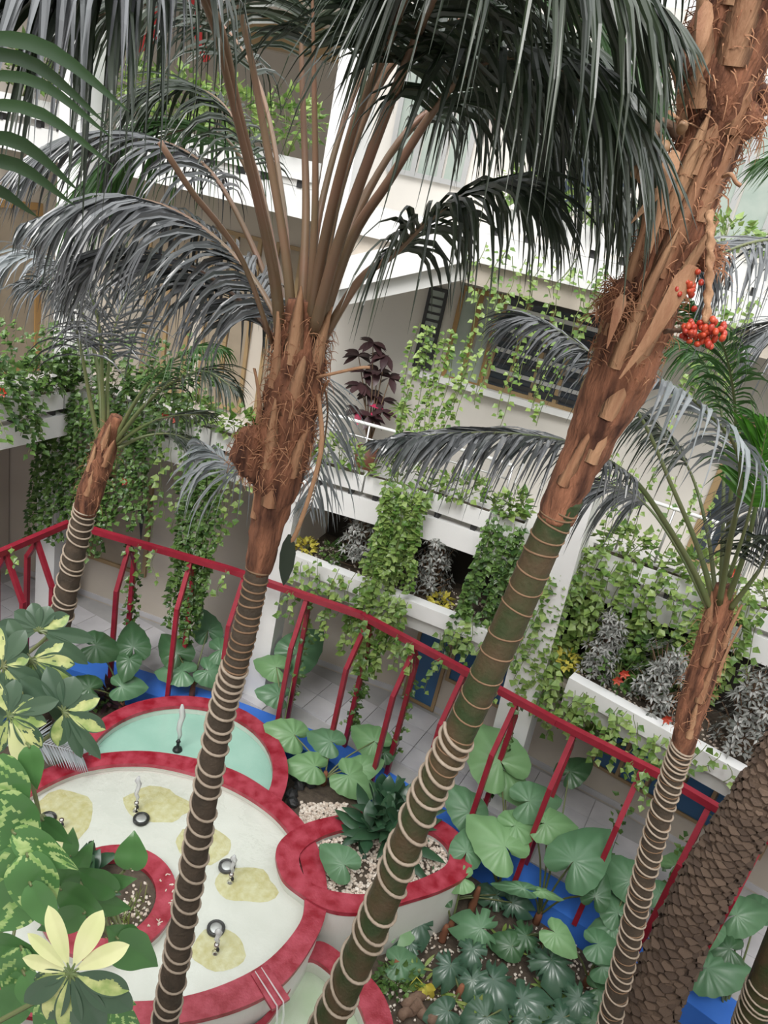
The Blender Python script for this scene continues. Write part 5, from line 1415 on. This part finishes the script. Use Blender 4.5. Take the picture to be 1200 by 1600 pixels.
def aroid(name, base, label, leaves, cat='plant', group=None, stalk='green_petiole', scatter_root=True):
    """leaves: (x, y, length in the photograph, tip angle, height, material, kind)"""
    base = Vector(base); root = thing(name, base, label, cat, group)
    if scatter_root:
        m = MB()
        m.tube([base + Vector((0, 0, -.08)), base + Vector((0, 0, .10)), base + Vector((0, 0, .2))], [.045, .04, .025], 9, True, lambda i, k, v: 1 + .2 * noise.noise(v * 20))
        m.build('stem_base', 'root_brown', root, True)
    for (x, y, Lp, ang, z, lf, kd) in leaves:
        p = at_z(x, y, z); L = pxlen(Lp, p)
        tocam = (EYE - p).normalized()
        n = (tocam * .75 + Vector((0, 0, .55)) + Vector((RV.uniform(-.25, .25), RV.uniform(-.2, .2), 0))).normalized()
        mid = base.lerp(p, .55) + Vector((0, 0, .18 * (p - base).length)) - (p - base) * .15
        P = [Vector(v) for v in smooth_path([tuple(base + Vector((0, 0, .1))), tuple(mid), tuple(p - n * .004)], 9)]
        st = MB().tube(P, [.014 - .0008 * i for i in range(9)], 6).build('leaf_stalk', stalk, root, True)
        m = MB(); heart_blade(m, p, n, imdir(ang), L * 1.0, kd, wr=.32 if kd == 'edge' else .78, ripple=.022 if kd != 'round' else .004)
        m.build('leaf', lf, st, True)
    return root
A_, AL, AD, MO = 'aroid_leaf', 'aroid_light', 'aroid_dark', 'monstera_leaf'
Zb = -.30
aroid('elephant_ear', at_z(438, 1160, .05), 'elephant ear plant with one big leaf raised before the white column', [(465, 1020, 92, -43, .9, A_, 'heart'), (432, 1042, 62, 205, .8, AL, 'heart'), (436, 1086, 56, 190, .6, A_, 'heart')])
aroid('elephant_ear', at_z(505, 1225, .05), 'low elephant ear with light leaves between teal pool and blue strip', [(460, 1148, 74, 200, .45, AL, 'heart'), (517, 1158, 66, 215, .5, A_, 'heart'), (585, 1158, 72, 223, .5, AL, 'heart'), (492, 1197, 72, 185, .35, AL, 'heart'), (545, 1212, 80, 35, .35, AL, 'heart'), (562, 1200, 60, -25, .35, AL, 'heart'), (600, 1175, 50, -60, .35, AD, 'heart')])
aroid('elephant_ear', at_z(535, 1375, .37), 'young elephant ear growing in the white gravel of the kidney planter', [(537, 1350, 74, 225, .62, A_, 'heart')], scatter_root=False)
aroid('elephant_ear', at_z(540, 1478, -.28), 'small elephant ear before the cream wall of the kidney planter', [(508, 1406, 76, 225, .30, AD, 'heart'), (533, 1404, 76, 12, .28, A_, 'heart')])
aroid('elephant_ear', at_z(702, 1455, -.28), 'thin stalked plant against the right end of the kidney planter', [(680, 1372, 54, 200, .35, A_, 'heart'), (690, 1395, 36, 60, .2, AD, 'heart'), (722, 1372, 60, 175, .45, AL, 'heart')])
aroid('elephant_ear', at_z(775, 1395, -.28), 'tall elephant ear with the largest pale leaves right of the leaning trunk', [(781, 1188, 128, 245, 1.15, AL, 'heart'), (789, 1205, 90, 62, 1.0, AL, 'heart'), (789, 1322, 112, 235, .75, AL, 'heart'), (729, 1330, 72, -70, .55, A_, 'heart'), (735, 1268, 84, 240, .6, A_, 'heart'), (806, 1290, 78, -15, .85, AL, 'heart')])
aroid('elephant_ear', at_z(838, 1440, -.28), 'elephant ear with flat wide leaves before the red frame', [(827, 1252, 88, -7, 1.05, A_, 'heart'), (853, 1286, 80, 2, .95, AL, 'heart'), (897, 1345, 122, -48, .95, A_, 'heart'), (930, 1400, 62, -70, .75, AD, 'heart'), (818, 1388, 76, 195, .5, A_, 'edge'), (846, 1392, 56, 20, .5, AL, 'edge'), (890, 1205, 66, -40, 1.05, AD, 'heart')])
aroid('elephant_ear', at_z(915, 1540, -.28), 'elephant ear with heart leaves low beside the blue strip', [(868, 1458, 66, 55, .4, AL, 'heart'), (935, 1475, 72, 20, .45, A_, 'heart'), (965, 1425, 72, -100, .6, A_, 'heart'), (985, 1375, 86, 230, .85, A_, 'heart'), (957, 1446, 60, 178, .5, A_, 'heart'), (940, 1510, 62, 10, .3, A_, 'heart')])
aroid('elephant_ear', at_z(1040, 1500, -.25), 'elephant ear half hidden between the slim palm and the dark trunk', [(1055, 1352, 62, -30, .95, AL, 'heart'), (1075, 1340, 54, -20, 1.0, AL, 'heart'), (1030, 1395, 60, 190, .8, A_, 'heart'), (1052, 1400, 60, 60, .75, AD, 'heart')])
aroid('elephant_ear', at_z(1125, 1590, -.25), 'elephant ear right of the dark scaly trunk', [(1150, 1430, 84, -10, .8, A_, 'heart'), (1105, 1512, 104, 8, .45, A_, 'heart'), (1140, 1482, 76, 200, .6, AD, 'heart'), (1112, 1450, 60, 120, .7, A_, 'heart'), (1185, 1420, 60, 20, .85, A_, 'heart')])
aroid('elephant_ear', at_z(300, 1085, .02), 'elephant ear with round leaves behind the teal pool, right one', [(277, 1020, 70, 235, .6, AD, 'heart'), (325, 985, 62, -100, .75, A_, 'heart'), (345, 1015, 62, -5, .65, A_, 'heart'), (285, 1048, 66, 182, .45, A_, 'heart'), (326, 1048, 64, 25, .45, A_, 'heart')])
aroid('elephant_ear', at_z(190, 1110, -.25), 'elephant ear with hanging dark leaves behind the teal pool, left one', [(208, 1010, 72, -95, .75, AD, 'heart'), (202, 1030, 52, 100, .65, AD, 'heart'), (190, 1072, 60, -5, .35, A_, 'heart'), (150, 1008, 72, 0, .8, AD, 'heart'), (140, 1075, 60, 190, .3, AD, 'heart')])
aroid('split_leaf_plant', at_z(745, 1500, -.3), 'plant with one bright split leaf in the middle of the garden bed', [(752, 1450, 84, 195, .10, A_, 'split'), (738, 1482, 62, 100, .0, MO, 'split')])
aroid('split_leaf_plant', at_z(655, 1480, -.3), 'bluish split leaf plant against the cream planter wall', [(655, 1440, 66, 100, .0, MO, 'split'), (640, 1472, 56, 150, -.1, MO, 'split'), (628, 1452, 50, -70, -.05, AL, 'round')])
aroid('split_leaf_plant', at_z(715, 1560, -.3), 'dark split leaf plant beside the yellow leaf', [(704, 1508, 66, 120, .0, MO, 'split'), (738, 1530, 72, 80, -.05, MO, 'split'), (700, 1580, 60, 160, -.1, MO, 'heart')])
aroid('split_leaf_plant', at_z(800, 1580, -.3), 'large glossy dark split leaf plant at the bottom', [(770, 1530, 92, 70, .0, MO, 'split'), (815, 1560, 84, 20, -.05, MO, 'split'), (760, 1590, 90, 140, -.1, MO, 'heart')])
aroid('split_leaf_plant', at_z(880, 1570, -.3), 'shining dark split leaf plant right of the bottom middle', [(862, 1500, 92, 75, .1, MO, 'split'), (820, 1590, 70, 100, -.1, MO, 'split'), (905, 1570, 70, 60, .0, MO, 'split')])
aroid('split_leaf_plant', at_z(930, 1585, -.3), 'dark split leaf plant at the bottom edge left of the slim palm', [(905, 1560, 76, 120, .05, MO, 'split'), (935, 1545, 66, 30, .1, AD, 'heart'), (880, 1590, 80, 150, -.05, MO, 'split'), (925, 1595, 66, 70, .0, AD, 'heart')])
aroid('split_leaf_plant', at_z(845, 1470, -.3), 'dim green split leaf plant in the middle of the bed', [(822, 1462, 70, 150, .0, AD, 'split'), (846, 1500, 62, 60, -.05, MO, 'split'), (800, 1478, 60, 200, -.05, AD, 'heart')])
aroid('garden_plant', at_z(615, 1520, -.3), 'plant with one smooth pointed green leaf beside the lower pool', [(625, 1503, 70, 5, -.1, A_, 'heart')])
aroid('split_leaf_plant', at_z(690, 1420, -.3), 'dim split leaf plant behind the planter foot', [(775, 1398, 62, 200, -.05, MO, 'split'), (800, 1410, 60, 30, -.05, MO, 'split')])
# fibrous reddish stems in the bed
for px, py, h, lab in ((735, 1425, .40, 'tall shaggy reddish stem left of the split leaf'), (690, 1470, .25, 'short shaggy reddish stem below the thin stalked plant')):
    p = at_z(px, py, -.3); o = MB().tube([p + Vector((0, 0, h * i / 8)) for i in range(9)], [.04, .045, .04, .042, .035, .04, .035, .03, .02], 10, True, lambda i, k, v: 1 + .35 * noise.noise(v * 25)).build('shaggy_stem', 'root_brown', None, True, p)
    tag(o, lab, 'stem')
# dark rosette in the gravel planter and others
def rosette(name, c, label, n, L, W, leaf, hgt=.0, up=.7, drop=.5, tufts=1):
    c = Vector(c); root = thing(name, c, label, 'plant')
    MB().tube([c + Vector((0, 0, -.05)), c + Vector((0, 0, .10 + hgt))], [.03, .02], 7).build('stem', 'vine_stem', root)
    for k in range(n):
        u = (k + .5) / n; a = k * 2.39996
        el = R(8 + 72 * u); d = Vector((math.cos(a) * math.cos(el), math.sin(a) * math.cos(el), math.sin(el)))
        b0 = c + Vector((RV.uniform(-.08, .08) * tufts, RV.uniform(-.08, .08) * tufts, .05 + hgt * u)); l = L * RV.uniform(.75, 1.1)
        path = [b0 + d * (l * i / 6) + Vector((0, 0, -drop * l * (i / 6) ** 2 * .5)) for i in range(7)]
        wd = Vector((-math.sin(a), math.cos(a), 0))
        MB().strip(path, wd, [W * q for q in (.12, .35, .85, 1, .85, .5, .03)], .25).build('leaf', leaf, root, True)
    return root
p = at_z(600, 1302, .40); rosette('dark_rosette', p, 'dense dark green rosette of lance leaves in the kidney planter', 84, .60, .075, 'lance_dark', .20, drop=.75, tufts=3)
p = at_z(168, 1105, -.3); rosette('dark_rosette', (p.x, p.y, -.28), 'dark purple green rosette behind the teal pool', 24, .42, .03, 'purple_leaf', .2)
p = at_z(150, 1395, .45); rosette('broad_rosette', (-2.02, 4.95, .42), 'dark green broad leaved plant in the small round planter', 18, .44, .09, 'lance_dark', .22, drop=.6, tufts=1.5)
for px, py, n in ((735, 1590, 12), (855, 1560, 14), (650, 1530, 10), (790, 1480, 12), (930, 1590, 12), (690, 1555, 9)):
    p = at_z(px, py, -.3)
    where = {735: 'bottom middle', 855: 'under the shining split leaf', 650: 'near the yellow leaf', 790: 'under the bright split leaf', 930: 'beside the slim palm foot', 690: 'beside the logs'}[px]
    rosette('grassy_plant', (p.x, p.y, -.3), 'low grassy plant on the soil, ' + where, n, .24, .02, 'grass_blade' if n != 14 else 'vine_leaf', .05)
for px, py, rx, lab in ((620, 1540, .25, 'low green ground cover along the lower pool rim'), (880, 1430, .3, 'low green ground cover beside the blue strip'), (140, 1100, .3, 'low dark ground cover left of the teal pool'), (560, 1290, .2, 'low green ground cover behind the kidney planter'),
                       (1010, 1570, .25, 'low green ground cover at the foot of the two right palms'), (830, 1595, .3, 'low green ground cover at the bottom edge'), (230, 1075, .25, 'low ground cover behind the teal pool rim')):
    p = at_z(px, py, -.3); clump((p.x, p.y, -.32), rx, rx * .7, .14, 130, lab, 'ground cover', 'vine_dark', .07, 'ground_cover')
# yellow leaf, logs
p = at_z(663, 1540, -.15)
YL = thing('yellow_leaf', p, 'crumpled bright yellow leaf hanging over the garden soil', 'leaf')
for k, (a, l) in enumerate(((60, .16), (110, .2), (160, .14), (20, .12))):
    d = imdir(a); P = [p + d * l * i / 4 + (EYE - p).normalized() * .03 * math.sin(i * 1.2 + k) for i in range(5)]
    MB().strip(P, imdir(a + 90), [.02, .05, .06, .045, .004], .4).build('lobe', 'yellow_leaf', YL, True)
MB().tube([p, p + imdir(-150) * .1 + Vector((0, 0, .05)), p + imdir(170) * .18], .006, 5).build('stalk', 'yellow_leaf', YL)
for k, (a, b_, r) in enumerate((((630, 1575), (690, 1530), .05), ((640, 1560), (680, 1600), .055), ((625, 1590), (655, 1570), .05))):
    A1, B1 = at_z(*a, -.24), at_z(*b_, -.2)
    o = MB().tube([A1.lerp(B1, i / 8) + Vector((0, 0, .03 * math.sin(i))) for i in range(9)], r, 10, True, lambda i, kk, v: 1 + .25 * noise.noise(v * 12)).build('log', 'log_bark', None, True, A1)
    tag(o, 'brown log on the garden soil by the yellow leaf, %s' % ('reaching up beside it', 'lying crosswise', 'shortest, at the pool rim')[k], 'log')

# ================================================================== plants close to the viewer, growing from a balcony trough below left
BT = thing('balcony_trough', (-2.3, .75, 3.9), 'planting trough below left of the viewer, under the big leaves', 'planter')
MB().prism([(-3.3, .35), (-1.45, .35), (-1.45, .80), (-3.3, .80)], 3.9, 4.35).build('box', 'white_paint', BT)
MB().prism([(-3.26, .39), (-1.49, .39), (-1.49, .76), (-3.26, .76)], 4.35, 4.37).build('soil', 'soil', BT)
struct(MB().prism([(-4, -.8), (4, -.8), (4, .34), (-4, .34)], 3.5, 3.88), 'floor_near_balcony', 'grey_white_paint')
def leaf_grid(m, P, wd, ws, cols=5, fold=.12, edge=None, bend=None):
    """blade with several columns; material index 1 for the inner columns where edge(row, col) is true"""
    m_ = len(P); b = len(m.v)
    for i, p in enumerate(P):
        t = (P[min(i + 1, m_ - 1)] - P[max(i - 1, 0)]).normalized(); v = (wd - t * wd.dot(t)).normalized(); n = v.cross(t)
        for c in range(cols + 1):
            u = c / cols * 2 - 1
            m.v.append(tuple(p + v * ws[i] * u + n * fold * ws[i] * abs(u)))
    for i in range(m_ - 1):
        for c in range(cols):
            a = b + i * (cols + 1) + c
            m.f.append((a, a + 1, a + cols + 2, a + cols + 1)); m.m.append(1 if edge and edge(i / (m_ - 1), c) else 0)
def umbrella(name, hub_px, Y, base, label, leaflets, cat='plant'):
    """variegated umbrella plant: one stalk, a fan of leaflets; leaflets: (angle, length px, width px, pattern, tilt)"""
    hub = at_y(*hub_px, Y); base = Vector(base)
    root = thing(name, base, label, cat)
    back = hub - (EYE - hub).normalized() * .22 + Vector((-.05, .02, -.12)); mid = base.lerp(back, .5) + Vector((-.05, .12, -.15))
    MB().tube([Vector(v) for v in smooth_path([tuple(base), tuple(mid), tuple(back), tuple(hub)], 18)], [.007] * 18, 6).build('stem', 'green_petiole', root, True)
    tocam = (EYE - hub).normalized()
    for k, (ang, Lp, Wp, pat, tilt) in enumerate(leaflets):
        d = (imdir(ang) + tocam * tilt).normalized(); L, W = pxlen(Lp, hub), pxlen(Wp, hub)
        P = [hub + d * (L * (.10 + .90 * i / 21)) - tocam * (.10 * L * (i / 21) ** 2) + Vector((0, 0, -.08 * L * (i / 21) ** 2)) for i in range(22)]
        ws = [W * .5 * q[0] for q in smooth_path([(v,) for v in (.10, .36, .62, .82, .95, 1, .97, .84, .55, .03)], 22)]
        m = MB(); rs = RV.random() * 10
        if pat == 'cream': ed = lambda r, c: True
        elif pat == 'mixed': ed = lambda r, c: 1 < c < 13 and noise.noise(Vector((r * 4, c * .35, rs))) > -.25 + .5 * (abs(c - 7) / 7) ** 3 and r < .93
        elif pat == 'half': ed = lambda r, c: c + 3 * noise.noise(Vector((r * 4, .3, rs))) > 6 and c < 14
        else: ed = lambda r, c: False
        leaf_grid(m, P, imdir(ang + 90), ws, 15, .14, ed)
        m.build('leaflet', ['umbrella_leaf', 'cream_leaf' if pat == 'cream' else 'pale_umbrella_leaf'], root, True)
        MB().tube([hub, P[0], P[1]], [.004, .003, .002], 5).build('leaflet_stalk', 'green_petiole', root)
    return root
B0 = (-1.75, .6, 4.36)
umbrella('umbrella_plant', (110, 1520), 1.15, (-1.6, .6, 4.36), 'umbrella plant with big creamy yellow leaflets at the bottom left', [(-107, 122, 31, 'cream', .1), (-64, 124, 36, 'cream', .1), (-135, 96, 24, 'cream', .1), (-160, 80, 25, 'cream', 0), (-28, 106, 34, 'cream', 0), (172, 58, 26, 'mixed', 0), (14, 96, 40, 'half', 0),
          (28, 112, 52, 'green', -.1), (60, 104, 48, 'green', -.1), (92, 100, 46, 'half', -.1), (118, 84, 44, 'half', -.1), (150, 84, 36, 'green', 0)])
umbrella('umbrella_plant', (48, 1030), 1.75, (-2.0, .6, 4.36), 'umbrella plant with grey green and yellow splashed leaflets at left, beside the blue strip', [(178, 56, 26, 'green', 0), (-150, 64, 26, 'green', 0), (-118, 76, 28, 'green', 0), (150, 40, 26, 'mixed', 0), (108, 62, 36, 'mixed', 0), (84, 66, 28, 'mixed', 0), (58, 130, 34, 'green', 0), (33, 96, 34, 'mixed', 0), (3, 70, 30, 'mixed', 0), (-30, 60, 26, 'half', 0)])
umbrella('umbrella_plant', (62, 985), 1.9, (-2.25, .6, 4.36), 'umbrella plant with plain grey green leaflets, topmost at left', [(-30, 54, 28, 'half', 0), (6, 88, 24, 'green', 0), (32, 90, 24, 'green', 0), (-70, 44, 30, 'green', 0), (-105, 48, 28, 'green', 0), (-140, 52, 26, 'green', 0), (170, 62, 26, 'green', 0), (-170, 70, 26, 'green', 0)])
umbrella('umbrella_plant', (100, 1112), 1.65, (-1.9, .6, 4.36), 'umbrella plant with lime edged leaflets before the red rim', [(-24, 62, 28, 'half', 0), (20, 70, 30, 'half', 0), (100, 52, 32, 'half', 0), (50, 90, 22, 'green', 0), (68, 74, 22, 'green', 0), (-140, 90, 34, 'green', 0), (-110, 80, 34, 'green', 0), (-75, 62, 40, 'green', 0)])
umbrella('umbrella_plant', (14, 1118), 1.6, (-2.4, .6, 4.36), 'umbrella plant with long creamy leaflets at the left edge', [(42, 70, 34, 'mixed', 0), (72, 90, 30, 'cream', 0), (110, 60, 28, 'mixed', 0), (8, 60, 28, 'half', 0), (-40, 50, 28, 'half', 0), (-80, 62, 30, 'green', 0), (-115, 70, 30, 'mixed', 0), (160, 60, 30, 'green', 0), (-20, 84, 28, 'green', 0)])
umbrella('umbrella_plant', (5, 1040), 1.7, (-2.6, .6, 4.36), 'umbrella plant with pale spotted leaflets cut by the left edge', [(60, 60, 26, 'mixed', 0), (90, 80, 28, 'green', 0), (-60, 70, 30, 'green', 0), (-20, 44, 24, 'half', 0), (20, 62, 26, 'green', 0), (130, 60, 30, 'mixed', 0), (-100, 70, 30, 'mixed', 0)])
def pothos(name, base, label, leaves, Y0):
    """climber: one main stem behind the leaves, a short stalk to each leaf"""
    base = Vector(base); root = thing(name, base, label, 'plant')
    nodes = []; blades = []
    for (x, y, Lp, Wp, ang, Y, var) in leaves:
        mid0 = at_y(x, y, Y); tocam = (EYE - mid0).normalized(); L, W = pxlen(Lp, mid0), pxlen(Wp, mid0)
        d = imdir(ang); a = mid0 - d * L * .5
        node = a - tocam * .12 + Vector((-.03, .03, -.05))
        P = [a + d * L * i / 22 - tocam * (.16 * L * (i / 22) ** 2) + tocam * .02 * L * math.sin(i / 2.2) for i in range(23)]
        ws = [W * .5 * q[0] for q in smooth_path([(v,) for v in (.40, .78, .95, 1, .98, .9, .78, .6, .4, .2, .02)], 23)]
        nodes.append(node); blades.append((P, ws, d, ang, var, a, node))
    path = [base] + sorted(nodes, key=lambda q: (q - base).length)
    MB().tube([Vector(v) for v in smooth_path([tuple(p) for p in path], 6 * len(path))], .006, 6).build('stem', 'green_petiole', root, True)
    for (P, ws, d, ang, var, a, node) in blades:
        m = MB(); rs = RV.random() * 10
        leaf_grid(m, P, imdir(ang + 90), ws, 17, .16, (lambda r, c: noise.noise(Vector((r * 8 - abs(c - 8) * .35, c * .22, rs))) > .17) if var else None)
        st = MB().tube([node, node.lerp(a, .5) + Vector((0, 0, .02)), a, P[1]], .004, 6).build('leaf_stalk', 'green_petiole', root, True)
        m.build('leaf', ['pothos_leaf', 'pothos_cream'], st, True)
    return root
pothos('pothos', (-2.1, .6, 4.36), 'large leaved variegated climber filling the left edge below the umbrella plants', [(12, 1245, 130, 90, 70, 1.45, 1), (30, 1295, 120, 92, 55, 1.42, 1), (72, 1330, 118, 56, 30, 1.38, 1), (28, 1385, 130, 96, 110, 1.35, 1), (58, 1392, 120, 84, 75, 1.33, 1), (12, 1420, 120, 80, 140, 1.32, 1), (52, 1200, 70, 40, 80, 1.5, 0),
       (0, 1340, 100, 70, 90, 1.4, 0), (70, 1420, 90, 52, 60, 1.3, 0), (90, 1300, 60, 30, 40, 1.5, 0)], 1.4)
pothos('pothos', (-1.7, .6, 4.36), 'dark green climber with smooth round leaves before the round planter', [(207, 1328, 62, 52, -85, 1.75, 0), (215, 1488, 78, 70, 35, 1.5, 0), (190, 1465, 60, 60, 215, 1.52, 0), (150, 1375, 76, 46, -150, 1.6, 0), (185, 1378, 60, 30, -10, 1.62, 0), (178, 1415, 56, 36, 10, 1.6, 0), (112, 1315, 46, 26, -85, 1.7, 0),
       (128, 1345, 76, 34, -60, 1.68, 0), (100, 1385, 70, 50, 100, 1.55, 0), (130, 1410, 84, 50, 30, 1.5, 0), (95, 1440, 80, 44, 160, 1.45, 0)], 1.6)
pothos('pothos', (-1.55, .55, 4.36), 'dark leafy climber in the bottom left corner below the creamy leaflets', [(20, 1480, 90, 44, 10, 1.52, 0), (25, 1530, 100, 60, 100, 1.47, 1), (60, 1560, 90, 52, 60, 1.42, 0), (15, 1580, 90, 60, 120, 1.42, 0), (160, 1575, 80, 50, 60, 1.44, 0), (185, 1560, 60, 40, 20, 1.44, 1), (120, 1590, 80, 60, 90, 1.42, 0), (80, 1600, 90, 60, 100, 1.40, 1), (200, 1595, 60, 40, 40, 1.42, 1), (40, 1500, 70, 40, -30, 1.50, 0)], 1.1)
